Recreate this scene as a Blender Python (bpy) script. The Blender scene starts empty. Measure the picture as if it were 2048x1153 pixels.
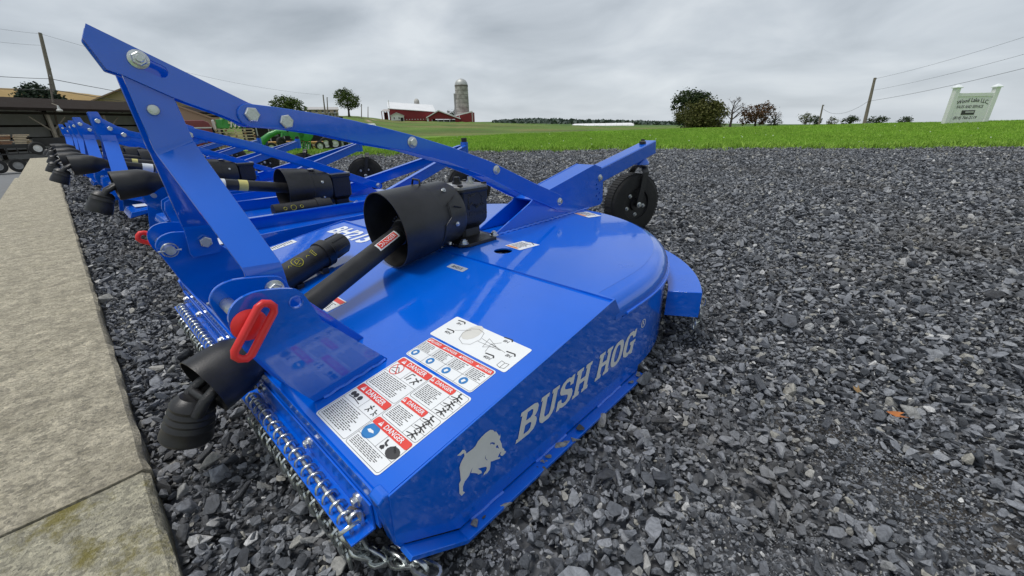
import bpy, bmesh, math, random
import numpy as np
from mathutils import Vector, Matrix, Euler, noise as mnoise
random.seed(7); RNG = np.random.default_rng(7)
S = bpy.context.scene
COL = S.collection
R = math.radians

# ---------------------------------------------------------------- camera
CAM = np.array([1.3192, -.1612, .824]); FPX = 809.3          # focal length in pixels of the 2048 px wide photograph
_y, _p, _r = R(43.243), R(-21.952), R(-1.004)
FW = np.array([-math.sin(_y)*math.cos(_p), math.cos(_y)*math.cos(_p), math.sin(_p)])
RT = np.array([math.cos(_y), math.sin(_y), 0.]); UP = np.cross(RT, FW)
RT, UP = math.cos(_r)*RT + math.sin(_r)*UP, -math.sin(_r)*RT + math.cos(_r)*UP
cd = bpy.data.cameras.new('camera'); co = bpy.data.objects.new('camera', cd); COL.objects.link(co)
cd.sensor_width = 36; cd.lens = FPX/2048*36; cd.clip_start = .02; cd.clip_end = 9000
M = Matrix.Identity(4)
for i in range(3):
    M[i][0] = RT[i]; M[i][1] = UP[i]; M[i][2] = -FW[i]; M[i][3] = CAM[i]
co.matrix_world = M
S.camera = co

# ---------------------------------------------------------------- sky and light (overcast)
W = bpy.data.worlds.new('World'); S.world = W; W.use_nodes = True
nt = W.node_tree; nt.nodes.clear()
def N(t, ty, **k):
    n = t.nodes.new(ty)
    for a, b in k.items():
        if a.startswith('_'): setattr(n, a[1:], b)
        else: n.inputs[a].default_value = b
    return n
SUN_EL, SUN_AZ = 71, 215
sky = N(nt, 'ShaderNodeTexSky', _sky_type='NISHITA', _sun_disc=False, _sun_elevation=R(SUN_EL), _sun_rotation=R(SUN_AZ))
tc = N(nt, 'ShaderNodeTexCoord')
sep = N(nt, 'ShaderNodeSeparateXYZ'); nt.links.new(tc.outputs['Generated'], sep.inputs[0])
ad = N(nt, 'ShaderNodeMath', _operation='MAXIMUM'); nt.links.new(sep.outputs['Z'], ad.inputs[0]); ad.inputs[1].default_value = 0
ad2 = N(nt, 'ShaderNodeMath', _operation='ADD'); nt.links.new(ad.outputs[0], ad2.inputs[0]); ad2.inputs[1].default_value = .22
dx = N(nt, 'ShaderNodeMath', _operation='DIVIDE'); nt.links.new(sep.outputs['X'], dx.inputs[0]); nt.links.new(ad2.outputs[0], dx.inputs[1])
dy = N(nt, 'ShaderNodeMath', _operation='DIVIDE'); nt.links.new(sep.outputs['Y'], dy.inputs[0]); nt.links.new(ad2.outputs[0], dy.inputs[1])
cmb = N(nt, 'ShaderNodeCombineXYZ'); nt.links.new(dx.outputs[0], cmb.inputs[0]); nt.links.new(dy.outputs[0], cmb.inputs[1])
nz = N(nt, 'ShaderNodeTexNoise', Scale=1.15, Detail=7, Roughness=.5, Distortion=.35); nt.links.new(cmb.outputs[0], nz.inputs['Vector'])
rp = N(nt, 'ShaderNodeValToRGB'); nt.links.new(nz.outputs['Fac'], rp.inputs[0])
rp.color_ramp.elements[0].position = .33; rp.color_ramp.elements[0].color = (.235, .27, .31, 1)
rp.color_ramp.elements[1].position = .68; rp.color_ramp.elements[1].color = (.60, .635, .665, 1)
e = rp.color_ramp.elements.new(.52); e.color = (.42, .46, .505, 1)
# the cloud layer pales towards the horizon, as seen in the photograph
hz = N(nt, 'ShaderNodeMapRange'); nt.links.new(sep.outputs['Z'], hz.inputs[0])
hz.inputs[1].default_value = 0; hz.inputs[2].default_value = .34; hz.inputs[3].default_value = .62; hz.inputs[4].default_value = 0
mh = N(nt, 'ShaderNodeMix', _data_type='RGBA'); nt.links.new(hz.outputs[0], mh.inputs[0]); nt.links.new(rp.outputs[0], mh.inputs[6]); mh.inputs[7].default_value = (.575, .62, .66, 1)
sk = N(nt, 'ShaderNodeVectorMath', _operation='SCALE'); nt.links.new(sky.outputs[0], sk.inputs[0]); sk.inputs['Scale'].default_value = .08
ms = N(nt, 'ShaderNodeMix', _data_type='RGBA'); ms.inputs[0].default_value = .93; nt.links.new(sk.outputs[0], ms.inputs[6]); nt.links.new(mh.outputs[2], ms.inputs[7])
bg = N(nt, 'ShaderNodeBackground', Strength=.85); nt.links.new(ms.outputs[2], bg.inputs[0])
wo = N(nt, 'ShaderNodeOutputWorld'); nt.links.new(bg.outputs[0], wo.inputs[0])
sl = bpy.data.lights.new('sun', 'SUN'); sl.energy = 1.5; sl.angle = R(22); sl.color = (1, .965, .92)
so = bpy.data.objects.new('sun', sl); COL.objects.link(so)
so.rotation_euler = (R(90-SUN_EL), 0, R(180-SUN_AZ)); so.location = (0, 0, 30)
S.view_settings.view_transform = 'Standard'; S.view_settings.look = 'None'
S.view_settings.exposure = 0.55; S.view_settings.gamma = 1

# ---------------------------------------------------------------- pixel to place
def ray(u, v): return FW + RT*((u-1024)/FPX) - UP*((v-576.5)/FPX)
def on(u, v, ax, c):
    d = ray(u, v); i = 'XYZ'.index(ax); return CAM + d*((c-CAM[i])/d[i])
def place(u, D):                       # the ground position D metres away in the direction of picture column u
    d = ray(u, 268-.0175*u)[:2]; d = d/np.linalg.norm(d)
    return np.array([CAM[0]+d[0]*D, CAM[1]+d[1]*D])
def zat(p, v):                         # the height above p that shows at picture row v
    k = (576.5-v)/FPX; a = np.array([p[0]-CAM[0], p[1]-CAM[1], -CAM[2]])
    return float((k*(a@FW)-a@UP)/(UP[2]-k*FW[2]))

# ---------------------------------------------------------------- materials
MATS = {}
def mat(name, col, rough=.5, metal=0., coat=0., var=.12, vs=6., bump=0., bs=80., spec=.5, col2=None, thr=None, coords='Object'):
    if name in MATS: return MATS[name]
    m = bpy.data.materials.new(name); m.use_nodes = True; t = m.node_tree; b = t.nodes['Principled BSDF']
    b.inputs['Roughness'].default_value = rough; b.inputs['Metallic'].default_value = metal
    b.inputs['Coat Weight'].default_value = coat; b.inputs['Coat Roughness'].default_value = .06
    b.inputs['Specular IOR Level'].default_value = spec
    tcn = N(t, 'ShaderNodeTexCoord')
    no = N(t, 'ShaderNodeTexNoise', Scale=vs, Detail=6, Roughness=.62); t.links.new(tcn.outputs[coords], no.inputs['Vector'])
    rr = N(t, 'ShaderNodeValToRGB'); t.links.new(no.outputs['Fac'], rr.inputs[0])
    c1 = [max(0, c*(1-var)) for c in col]; c2 = [min(1, c*(1+var)) for c in (col2 or col)]
    lo, hi = thr or (.3, .7)
    rr.color_ramp.elements[0].position = lo; rr.color_ramp.elements[0].color = (*c1, 1)
    rr.color_ramp.elements[1].position = hi; rr.color_ramp.elements[1].color = (*c2, 1)
    t.links.new(rr.outputs[0], b.inputs['Base Color'])
    mr = N(t, 'ShaderNodeMapRange'); t.links.new(no.outputs['Fac'], mr.inputs[0])
    mr.inputs[1].default_value = .3; mr.inputs[2].default_value = .7
    mr.inputs[3].default_value = max(0, rough*.8); mr.inputs[4].default_value = min(1, rough*1.25); t.links.new(mr.outputs[0], b.inputs['Roughness'])
    if bump:
        nb = N(t, 'ShaderNodeTexNoise', Scale=bs, Detail=4, Roughness=.6); t.links.new(tcn.outputs[coords], nb.inputs['Vector'])
        bn = N(t, 'ShaderNodeBump', Strength=bump, Distance=.01); t.links.new(nb.outputs['Fac'], bn.inputs['Height']); t.links.new(bn.outputs[0], b.inputs['Normal'])
    MATS[name] = m; return m
def paint(name, col):
    m = mat(name, col, .3, 0, 1.0, .06, 3., .006, 240, .06)
    t = m.node_tree; b = t.nodes['Principled BSDF']                    # thin dust and scuffs on the enamel
    b.inputs['Coat IOR'].default_value = 1.7
    tcn = N(t, 'ShaderNodeTexCoord'); n2 = N(t, 'ShaderNodeTexNoise', Scale=34, Detail=8, Roughness=.75); t.links.new(tcn.outputs['Object'], n2.inputs['Vector'])
    r2 = N(t, 'ShaderNodeMapRange'); t.links.new(n2.outputs['Fac'], r2.inputs[0]); r2.inputs[1].default_value = .58; r2.inputs[2].default_value = .8; r2.inputs[3].default_value = 0; r2.inputs[4].default_value = .09
    mx = N(t, 'ShaderNodeMix', _data_type='RGBA'); src = b.inputs['Base Color'].links[0].from_socket
    t.links.new(r2.outputs[0], mx.inputs[0]); t.links.new(src, mx.inputs[6]); mx.inputs[7].default_value = (.2, .24, .34, 1); t.links.new(mx.outputs[2], b.inputs['Base Color'])
    r3 = N(t, 'ShaderNodeMapRange'); t.links.new(n2.outputs['Fac'], r3.inputs[0]); r3.inputs[1].default_value = .45; r3.inputs[2].default_value = .8; r3.inputs[3].default_value = .04; r3.inputs[4].default_value = .22
    t.links.new(r3.outputs[0], b.inputs['Coat Roughness'])
    return m
BLUE = paint('blue_enamel', (.0, .118, .66))
ZINC = mat('zinc_plated_steel', (.62, .64, .64), .3, .95, 0, .18, 40, .1, 200)
CHAIN = mat('chain_steel', (.6, .63, .62), .28, .95, 0, .2, 50)
BLK = mat('black_plastic', (.011, .011, .0125), .4, 0, 0, .3, 9, .08, 260, col2=(.022, .022, .023))
CAST = mat('black_cast_iron_paint', (.008, .008, .0095), .38, 0, .1, .25, 12, .25, 260)
RUB = mat('black_rubber', (.012, .012, .012), .72, 0, 0, .3, 14, .3, 120)
RED = mat('red_plastic_handle', (.72, .03, .03), .4, 0, 0, .1, 8)
WHITE = mat('white_label_vinyl', (.82, .84, .84), .35, 0, .2, .03, 10)
LRED = mat('red_label_ink', (.75, .06, .04), .4, 0, .2, .05, 30)
INK = mat('black_label_ink', (.045, .045, .045), .5, 0, 0, .1, 30)
LBLUE = mat('blue_label_ink', (.03, .2, .5), .4, 0, .1, .05, 30)
YEL = mat('yellow_print', (.55, .5, .03), .5, 0, 0, .1, 30)
SILV = mat('silver_decal_vinyl', (.74, .75, .74), .42, 0, .1, .06, 20)
LWHITE = mat('white_decal_vinyl', (.85, .88, .9), .3, 0, .2, .03, 10)
COVER = mat('grey_cast_cover', (.3, .3, .29), .45, .5, 0, .2, 20, .2, 200)
WELD = mat('painted_weld_bead', (.01, .15, .8), .3, 0, .8, .15, 160, .25, 200)
SLATE = mat('slate_pebble', (.12, .125, .135), .7, 0, 0, .4, 60, .5, 150)

# ---------------------------------------------------------------- mesh helpers
def link(name, me, m=None, parent=None, loc=None):
    o = bpy.data.objects.new(name, me); COL.objects.link(o)
    if m is not None and me is not None and not me.materials: me.materials.append(m)
    if parent is not None: o.parent = parent
    if loc is not None: o.location = loc
    return o
def tag(o, label, cat, group=None, kind=None):
    o['label'] = label
    if cat: o['category'] = cat
    if group: o['group'] = group
    if kind: o['kind'] = kind
    return o
def empty(name, loc, label, cat, group=None, rz=0):
    o = bpy.data.objects.new(name, None); COL.objects.link(o); o.location = loc; o.rotation_euler = (0, 0, rz); o.empty_display_size = .1
    return tag(o, label, cat, group)
def frame(d):
    d = Vector(d).normalized(); a = Vector((0, 0, 1)) if abs(d.z) < .9 else Vector((1, 0, 0))
    x = d.cross(a).normalized(); return x, d.cross(x).normalized()
class MB:
    def __init__(s): s.v = []; s.f = []
    def add(s, vs, fs, mtx=None):
        k = len(s.v)
        for p in vs: s.v.append(tuple(mtx @ Vector(p)) if mtx is not None else tuple(p))
        for f in fs: s.f.append(tuple(i+k for i in f))
        return s
    def box(s, a, b, mtx=None):
        x0, y0, z0 = a; x1, y1, z1 = b
        return s.add([(x0,y0,z0),(x1,y0,z0),(x1,y1,z0),(x0,y1,z0),(x0,y0,z1),(x1,y0,z1),(x1,y1,z1),(x0,y1,z1)],
                     [(0,3,2,1),(4,5,6,7),(0,1,5,4),(1,2,6,5),(2,3,7,6),(3,0,4,7)], mtx)
    def prism(s, poly, x0, x1, mtx=None):                       # polygon in (y,z), extruded along x; x0/x1 may be per-vertex lists
        n = len(poly); A = x0 if isinstance(x0, (list, tuple)) else [x0]*n; B = x1 if isinstance(x1, (list, tuple)) else [x1]*n
        vs = [(A[i], *poly[i]) for i in range(n)] + [(B[i], *poly[i]) for i in range(n)]
        fs = [tuple(range(n)), tuple(range(2*n-1, n-1, -1))] + [(i, i+n, (i+1)%n+n, (i+1)%n) for i in range(n)]
        return s.add(vs, fs, mtx)
    def loft(s, rings, cap=True, closed=True):
        n = len(rings[0]); k = len(s.v)
        for r in rings: s.v += [tuple(p) for p in r]
        for j in range(len(rings)-1):
            for i in range(n if closed else n-1):
                a = k+j*n+i; b = k+j*n+(i+1)%n; s.f.append((a, b, b+n, a+n))
        if cap:
            s.f.append(tuple(range(k+n-1, k-1, -1))); e = k+(len(rings)-1)*n; s.f.append(tuple(range(e, e+n)))
        return s
    def tube(s, path, r, n=10, cap=True):
        P = [Vector(p) for p in path]; rs = r if isinstance(r, (list, tuple)) else [r]*len(P); rings = []; x0 = None
        for i, p in enumerate(P):
            d = (P[min(i+1, len(P)-1)]-P[max(i-1, 0)]).normalized()
            if x0 is None: x, y = frame(d)
            else:
                x = (x0-d*x0.dot(d)).normalized(); y = d.cross(x)
            x0 = x
            rings.append([p+(x*math.cos(2*math.pi*k/n)+y*math.sin(2*math.pi*k/n))*rs[i] for k in range(n)])
        return s.loft(rings, cap)
    def ring(s, path, r, n=6):                                  # closed tube
        P = [Vector(p) for p in path]; m = len(P); rings = []
        nrm = (P[m//3]-P[0]).cross(P[2*m//3]-P[0]).normalized()
        for i, p in enumerate(P):
            d = (P[(i+1)%m]-P[i-1]).normalized(); x = d.cross(nrm).normalized()
            rings.append([p+(x*math.cos(2*math.pi*k/n)+nrm*math.sin(2*math.pi*k/n))*r for k in range(n)])
        k0 = len(s.v)
        for q in rings: s.v += [tuple(p) for p in q]
        for j in range(m):
            for i in range(n):
                s.f.append((k0+j*n+i, k0+j*n+(i+1)%n, k0+((j+1)%m)*n+(i+1)%n, k0+((j+1)%m)*n+i))
        return s
    def lathe(s, p0, d, prof, n=32, closed_prof=False):           # prof: (along, radius)
        x, y = frame(d); d = Vector(d).normalized(); p0 = Vector(p0); rings = []
        for a, r in prof: rings.append([p0+d*a+(x*math.cos(2*math.pi*k/n)+y*math.sin(2*math.pi*k/n))*max(r, 1e-5) for k in range(n)])
        return s.loft(rings, cap=not closed_prof)
    def mesh(s, name, smooth=None):
        me = bpy.data.meshes.new(name); me.from_pydata(s.v, [], s.f); 
        bm = bmesh.new(); bm.from_mesh(me); bmesh.ops.recalc_face_normals(bm, faces=bm.faces); bm.to_mesh(me); bm.free()
        if smooth:
            me.polygons.foreach_set('use_smooth', [True]*len(me.polygons)); me.set_sharp_from_angle(angle=R(smooth))
        return me
    def build(s, name, m, parent=None, smooth=None, bevel=0, seg=2):
        o = link(name, s.mesh(name, smooth), m, parent)
        if bevel:
            b = o.modifiers.new('bevel', 'BEVEL'); b.width = bevel; b.segments = seg; b.limit_method = 'ANGLE'; b.angle_limit = R(35)
        return o
def strip(poly, w0, w1=None, rnd=True, k=8, wl=None):                        # a flat bar outline along a polyline of (y,z)
    P = [Vector(p) for p in poly]; n = len(P); L = []; Rr = []
    for i, p in enumerate(P):
        d = (P[min(i+1, n-1)]-P[max(i-1, 0)]).normalized(); q = Vector((-d.y, d.x)); w = wl[i] if wl else (w0+(w1-w0)*i/(n-1)) if w1 else w0
        L.append(p+q*w/2); Rr.append(p-q*w/2)
    out = []
    if rnd:
        d = (P[0]-P[1]).normalized(); q = Vector((-d.y, d.x))
        a0 = [P[0]+(q*math.cos(math.pi*j/k)+d*math.sin(math.pi*j/k))*w0/2 for j in range(1, k)]
        d2 = (P[-1]-P[-2]).normalized(); q2 = Vector((-d2.y, d2.x)); we = w1 or w0
        a1 = [P[-1]+(q2*math.cos(math.pi*j/k)+d2*math.sin(math.pi*j/k))*we/2 for j in range(1, k)]
        out = L + a1 + Rr[::-1] + a0
    else: out = L + Rr[::-1]
    return [tuple(p) for p in out]
def curve_mesh(name, splines, ext=0.0):                              # filled 2D outline with holes
    cu = bpy.data.curves.new(name, 'CURVE'); cu.dimensions = '2D'; cu.fill_mode = 'BOTH'; cu.extrude = ext
    for pts in splines:
        sp = cu.splines.new('POLY'); sp.points.add(len(pts)-1); sp.use_cyclic_u = True
        for q, p in zip(sp.points, pts): q.co = (p[0], p[1], 0, 1)
    o = bpy.data.objects.new(name, cu); me = o.to_mesh(); r = ([tuple(v.co) for v in me.vertices], [tuple(p.vertices) for p in me.polygons])
    o.to_mesh_clear(); bpy.data.objects.remove(o); bpy.data.curves.remove(cu); return r
_tx = {}
def text(body, size=1., bold=0., shear=0., ax='CENTER', sx=1.):
    key = (body, bold, shear, ax)
    if key not in _tx:
        cu = bpy.data.curves.new('t', 'FONT'); cu.body = body; cu.offset = bold; cu.shear = shear; cu.align_x = ax; cu.align_y = 'CENTER'; cu.resolution_u = 2
        o = bpy.data.objects.new('t', cu); me = o.to_mesh(); _tx[key] = ([tuple(v.co) for v in me.vertices], [tuple(p.vertices) for p in me.polygons])
        o.to_mesh_clear(); bpy.data.objects.remove(o); bpy.data.curves.remove(cu)
    v, f = _tx[key]; return [(a*size*sx, b*size, c*size) for a, b, c in v], f
def basis(o, x, y):                                                # matrix from in-plane axes
    x = Vector(x).normalized(); y = Vector(y).normalized(); z = x.cross(y).normalized()
    m = Matrix.Identity(4)
    for i in range(3): m[i][0], m[i][1], m[i][2], m[i][3] = x[i], y[i], z[i], o[i]
    return m
def hex_bolt_mesh(r, h, washer=True, nut=False):
    b = MB()
    if washer: b.lathe((0,0,0), (0,0,1), [(0, r*1.5), (.003, r*1.5), (.0035, r*1.4)], 20)
    z0 = .0034 if washer else 0
    b.lathe((0,0,z0), (0,0,1), [(0, r*1.12), (h*.8, r*1.12), (h, r*.98)], 6)
    if nut: b.lathe((0,0,z0+h-.0002), (0,0,1), [(0, r*.6), (h*.55, r*.6), (h*.62, r*.5)], 12)
    else: b.lathe((0,0,z0+h-.0002), (0,0,1), [(0, r*.8), (.0008, r*.78)], 14)
    return b.mesh('bolt', 25)
BOLT = {k: hex_bolt_mesh(*v) for k, v in {'big': (.0162, .011, False), 'mid': (.0125, .009, True), 'small': (.009, .008, True), 'tiny': (.006, .005, True), 'nut': (.0135, .010, True, True), 'bignut': (.0125, .012, True, True)}.items()}
for me in BOLT.values(): me.materials.append(ZINC)
def bolt(p, d, kind, parent, spin=0, name='bolt'):
    o = link(name, BOLT[kind], None, parent)
    x, y = frame(d); m = basis(p, x, y)
    if (m.to_3x3() @ Vector((0,0,1))).dot(Vector(d)) < 0: m = basis(p, y, x)
    o.matrix_local = m @ Matrix.Rotation(spin, 4, 'Z'); return o

# ================================================================ GROUND
LOT = [(-17,-.24),(12,-.24),(12,21.5),(8.5,20.2),(3.54,17.2),(.14,14.8),(-4.4,12.4),(-9.02,8.15),(-10.4,6.2),(-13.2,4.6),(-17,3.6)]
def sm(a, b, x):
    t = np.clip((x-a)/(b-a), 0, 1); return t*t*(3-2*t)
def lot_z(x, y):
    return .085*sm(1.2, 2.5, y) + .012*np.sin(x*1.3+y*.7)*sm(2.5, 5, y)
def in_lot(x, y, poly=LOT):
    x = np.asarray(x, float); y = np.asarray(y, float); c = np.zeros(x.shape, bool); n = len(poly)
    for i in range(n):
        x0, y0 = poly[i]; x1, y1 = poly[i-1]
        k = ((y0 > y) != (y1 > y))
        with np.errstate(divide='ignore', invalid='ignore'):
            c ^= k & (x < (x1-x0)*(y-y0)/(y1-y0+1e-12)+x0)
    return c
def V(u, D, v): return zat(place(u, D), v)
# heights along columns of sight: (column, [(distance, height)])
PROF = [
 (-700, [(5,-.55),(25,-.8),(60,-.5),(140,4),(300,14),(900,30),(2500,40)]),
 (-200, [(5,-.6),(22,-.9),(36,-1.2),(62,-1.35),(100,.5),(140,V(-200,140,210)),(300,V(-200,300,164)),(900,V(-200,900,215)),(2500,20)]),
 (0, [(5,-.6),(22,-.9),(36,-1.2),(62,-1.35),(100,.5),(140,V(0,140,206)),(300,V(0,300,169)),(900,V(0,900,215)),(2500,20)]),
 (130,  [(5,-.3),(20,-.85),(36,-1.15),(62,-1.3),(100,.5),(140,V(130,140,212)),(300,V(130,300,179)),(900,V(130,900,215)),(2500,20)]),
 (250,  [(5,-.2),(18,-.7),(36,-1.05),(62,-1.2),(100,0),(140,V(250,140,222)),(300,V(250,300,193)),(900,V(250,900,220)),(2500,20)]),
 (400,  [(12,-.1),(20,-.5),(48,-.7),(90,0),(140,V(400,140,235)),(300,V(400,300,226)),(900,V(400,900,236)),(2500,20)]),
 (480,  [(12,0),(20,-.25),(40,-.6),(70,-.3),(130,V(480,130,238)),(300,V(480,300,233)),(900,V(480,900,240)),(2500,20)]),
 (560,  [(11.5,.02),(19,V(560,19,309)),(30,V(560,30,303)),(60,V(560,60,285)),(130,V(560,130,236)),(300,V(560,300,233)),(900,V(560,900,243)),(2500,20)]),
 (700,  [(12,.04),(17,V(700,17,304)),(28,V(700,28,299)),(60,V(700,60,274)),(140,V(700,140,233)),(260,V(700,260,232)),(900,V(700,900,244)),(2500,20)]),
 (800,  [(12.5,.05),(19,V(800,19,283)),(30,V(800,30,281)),(70,V(800,70,268)),(150,V(800,150,246)),(185,V(800,185,242)),(260,V(800,260,242)),(900,V(800,900,246)),(2500,20)]),
 (930,  [(13.4,.05),(19.5,V(930,19.5,276)),(31,V(930,31,278)),(75,V(930,75,265)),(150,V(930,150,248)),(185,V(930,185,244)),(260,V(930,260,246)),(900,V(930,900,247)),(2500,20)]),
 (1050, [(14,.05),(20,V(1050,20,270)),(32,V(1050,32,274)),(80,V(1050,80,264)),(190,V(1050,190,248)),(300,V(1050,300,248)),(900,V(1050,900,248)),(2000,V(1050,2000,243)),(2500,V(1050,2500,243))]),
 (1200, [(14.5,.05),(22,V(1200,22,265)),(35,V(1200,35,269)),(90,V(1200,90,262)),(200,V(1200,200,254)),(350,V(1200,350,252)),(900,V(1200,900,250)),(2000,V(1200,2000,245)),(2500,V(1200,2500,245))]),
 (1400, [(15,.05),(24,V(1400,24,259)),(40,V(1400,40,262)),(90,V(1400,90,257)),(200,V(1400,200,254)),(900,V(1400,900,251)),(2000,V(1400,2000,247)),(2500,V(1400,2500,247))]),
 (1600, [(16,.05),(26,V(1600,26,254)),(40,V(1600,40,257)),(100,V(1600,100,255)),(900,V(1600,900,251)),(2500,V(1600,2500,249))]),
 (1800, [(17,.05),(27,V(1800,27,249)),(45,V(1800,45,253)),(100,V(1800,100,253)),(900,V(1800,900,250)),(2500,V(1800,2500,248))]),
 (2048, [(18,.05),(28,V(2048,28,244)),(45,V(2048,45,249)),(100,V(2048,100,250)),(900,V(2048,900,247)),(2500,V(2048,2500,246))]),
 (2600, [(20,.05),(30,.4),(45,.4),(100,.5),(900,4),(2500,10)]),
]
def az_of(u):
    d = ray(u, 268-.0175*u); return math.atan2(d[1], d[0])
_pa = np.array([az_of(u) for u, _ in PROF])                         # decreasing with u
_DS = np.concatenate([np.linspace(0, 40, 81), np.geomspace(41, 2600, 110)])
_pz = np.array([np.interp(_DS, [d for d, _ in p], [z for _, z in p]) for _, p in PROF])
def terrain(x, y):
    x = np.atleast_1d(np.asarray(x, float)); y = np.atleast_1d(np.asarray(y, float))
    D = np.hypot(x-CAM[0], y-CAM[1]); a = np.arctan2(y-CAM[1], x-CAM[0])
    a = np.where(a < R(133.2-180), a+2*math.pi, a)
    order = np.argsort(_pa); pa = _pa[order]; pz = _pz[order]
    ac = np.clip(a, pa[0]+1e-6, pa[-1]-1e-6); j = np.clip(np.searchsorted(pa, ac)-1, 0, len(pa)-2); t = (ac-pa[j])/(pa[j+1]-pa[j]); t = t*t*(3-2*t)*.5+t*.5
    i = np.clip(np.searchsorted(_DS, D)-1, 0, len(_DS)-2); s = np.clip((D-_DS[i])/(_DS[i+1]-_DS[i]), 0, 1)
    z0 = pz[j, i]*(1-s)+pz[j, i+1]*s; z1 = pz[j+1, i]*(1-s)+pz[j+1, i+1]*s
    return z0*(1-t)+z1*t
def tz(p): return float(terrain(p[0], p[1])[0])
def terrain_color(x, y):
    D = np.hypot(x-CAM[0], y-CAM[1]); a = np.arctan2(y-CAM[1], x-CAM[0]); a = np.where(a < R(133.2-180), a+2*math.pi, a)
    lawn = np.array([.2, .37, .04]); mead = np.array([.10, .155, .035]); far = np.array([.07, .12, .035]); corn = np.array([.26, .18, .075]); yard = np.array([.26, .25, .23]); grn = np.array([.09, .17, .03])
    u_left = a > az_of(455); ul2 = a > az_of(330)
    c = np.empty((len(x), 3)); c[:] = lawn
    wob = 4*np.sin(a*23)+3*np.sin(a*51+1); t = sm(24+wob, 48+wob, D)[:, None]; c = c*(1-t)+mead*t
    t = sm(190, 320, D)[:, None]; c = c*(1-t)+far*t
    wv = np.array([mnoise.noise(Vector((px*.05, py*.05, 3.))) for px, py in zip(x, y)])
    wv2 = np.array([mnoise.fractal(Vector((px*.03, py*.03, 7.)), 1., 2., 4) for px, py in zip(x, y)])
    br = (sm(-.1, .35, wv)*sm(32, 60, D)*(1-sm(150, 190, D))*.7)[:, None]; c = c*(1-br)+np.array([.17, .14, .06])*br
    gd = (sm(.05, .5, wv2)*sm(30, 50, D)*.6)[:, None]; c = c*(1-gd)+np.array([.05, .10, .02])*gd
    k = u_left & (D < 62); c[k] = yard
    k = ul2 & (D > 62); c[k] = grn
    k = ul2 & (D > 165+25*np.sin(a*9)); c[k] = corn
    road = (a < az_of(735)) & (a > az_of(775)) & (D > 110) & (D < 210) & (np.abs(D-(112+95*((az_of(735)-a)/(az_of(735)-az_of(775))))) < 7); c[road] = (.32, .24, .17)
    return c
def grid_mesh(name, nx, ny, fx, m, parent=None):
    pass
azs = np.concatenate([np.arange(R(-46), R(8), R(3)), np.arange(R(8), R(196), R(.55)), np.arange(R(196), R(312), R(4))])
rad = np.concatenate([[0.05, 2, 5, 8], np.arange(10, 34, .8), np.geomspace(34, 2500, 70)])
AA, DD = np.meshgrid(azs, rad); X = CAM[0]+DD*np.cos(AA); Y = CAM[1]+DD*np.sin(AA)
Z = terrain(X.ravel(), Y.ravel()).reshape(X.shape)
inner = [(-16.4,-.05),(11.3,-.05),(11.3,20.6),(8.3,19.4),(3.3,16.3),(-.1,13.9),(-4.8,11.6),(-9.4,7.5),(-10.8,5.7),(-13.4,4.1),(-16.4,3.1)]
inl = in_lot(X.ravel(), Y.ravel(), LOT).reshape(X.shape); ini = in_lot(X.ravel(), Y.ravel(), inner).reshape(X.shape)
Z = np.where(inl, np.minimum(Z, lot_z(X, Y)-.06), Z); Z = np.where(ini, -.5, Z)
Z = np.where((Y < -.2) & (X > -40) & (DD < 40), np.minimum(Z, -.56-.024*np.maximum(0, -X-2)), Z)
rough = np.array([mnoise.noise(Vector((a*.35, b*.35, 0))) for a, b in zip(X.ravel(), Y.ravel())]).reshape(X.shape)
Z = Z + np.where(~inl, rough*.05*np.clip(DD/25, .2, 6), 0)
na, nr = len(azs), len(rad)
vs = np.stack([X.ravel(), Y.ravel(), Z.ravel()], 1)
fs = [(r*na+i, r*na+(i+1) % na, (r+1)*na+(i+1) % na, (r+1)*na+i) for r in range(nr-1) for i in range(na)]
me = bpy.data.meshes.new('ground'); me.from_pydata(vs.tolist(), [], fs)
ca = me.color_attributes.new('ground_colour', 'FLOAT_COLOR', 'POINT')
ca.data.foreach_set('color', np.concatenate([terrain_color(X.ravel(), Y.ravel()), np.ones((X.size, 1))], 1).ravel())
me.polygons.foreach_set('use_smooth', [True]*len(me.polygons))
gm = bpy.data.materials.new('grass_and_fields'); gm.use_nodes = True; t = gm.node_tree; b = t.nodes['Principled BSDF']; b.inputs['Roughness'].default_value = .9; b.inputs['Specular IOR Level'].default_value = .15
at = N(t, 'ShaderNodeAttribute', _attribute_name='ground_colour'); geo = N(t, 'ShaderNodeNewGeometry')
n1 = N(t, 'ShaderNodeTexNoise', Scale=1.6, Detail=8, Roughness=.7); t.links.new(geo.outputs['Position'], n1.inputs['Vector'])
n3 = N(t, 'ShaderNodeTexNoise', Scale=.11, Detail=5, Roughness=.6); t.links.new(geo.outputs['Position'], n3.inputs['Vector'])
ma = N(t, 'ShaderNodeMath', _operation='MULTIPLY_ADD'); t.links.new(n1.outputs['Fac'], ma.inputs[0]); ma.inputs[1].default_value = 1.5; ma.inputs[2].default_value = .05
mb2 = N(t, 'ShaderNodeMath', _operation='MULTIPLY_ADD'); t.links.new(n3.outputs['Fac'], mb2.inputs[0]); mb2.inputs[1].default_value = .8; t.links.new(ma.outputs[0], mb2.inputs[2])
vm = N(t, 'ShaderNodeVectorMath', _operation='SCALE'); t.links.new(at.outputs['Color'], vm.inputs[0]); t.links.new(mb2.outputs[0], vm.inputs['Scale']); t.links.new(vm.outputs[0], b.inputs['Base Color'])
bn = N(t, 'ShaderNodeBump', Strength=.6, Distance=.15); t.links.new(n1.outputs['Fac'], bn.inputs['Height']); t.links.new(bn.outputs[0], b.inputs['Normal'])
o = link('ground', me, gm); tag(o, 'green lawn and rolling farm fields around the gravel lot', None, kind='structure')

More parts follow.
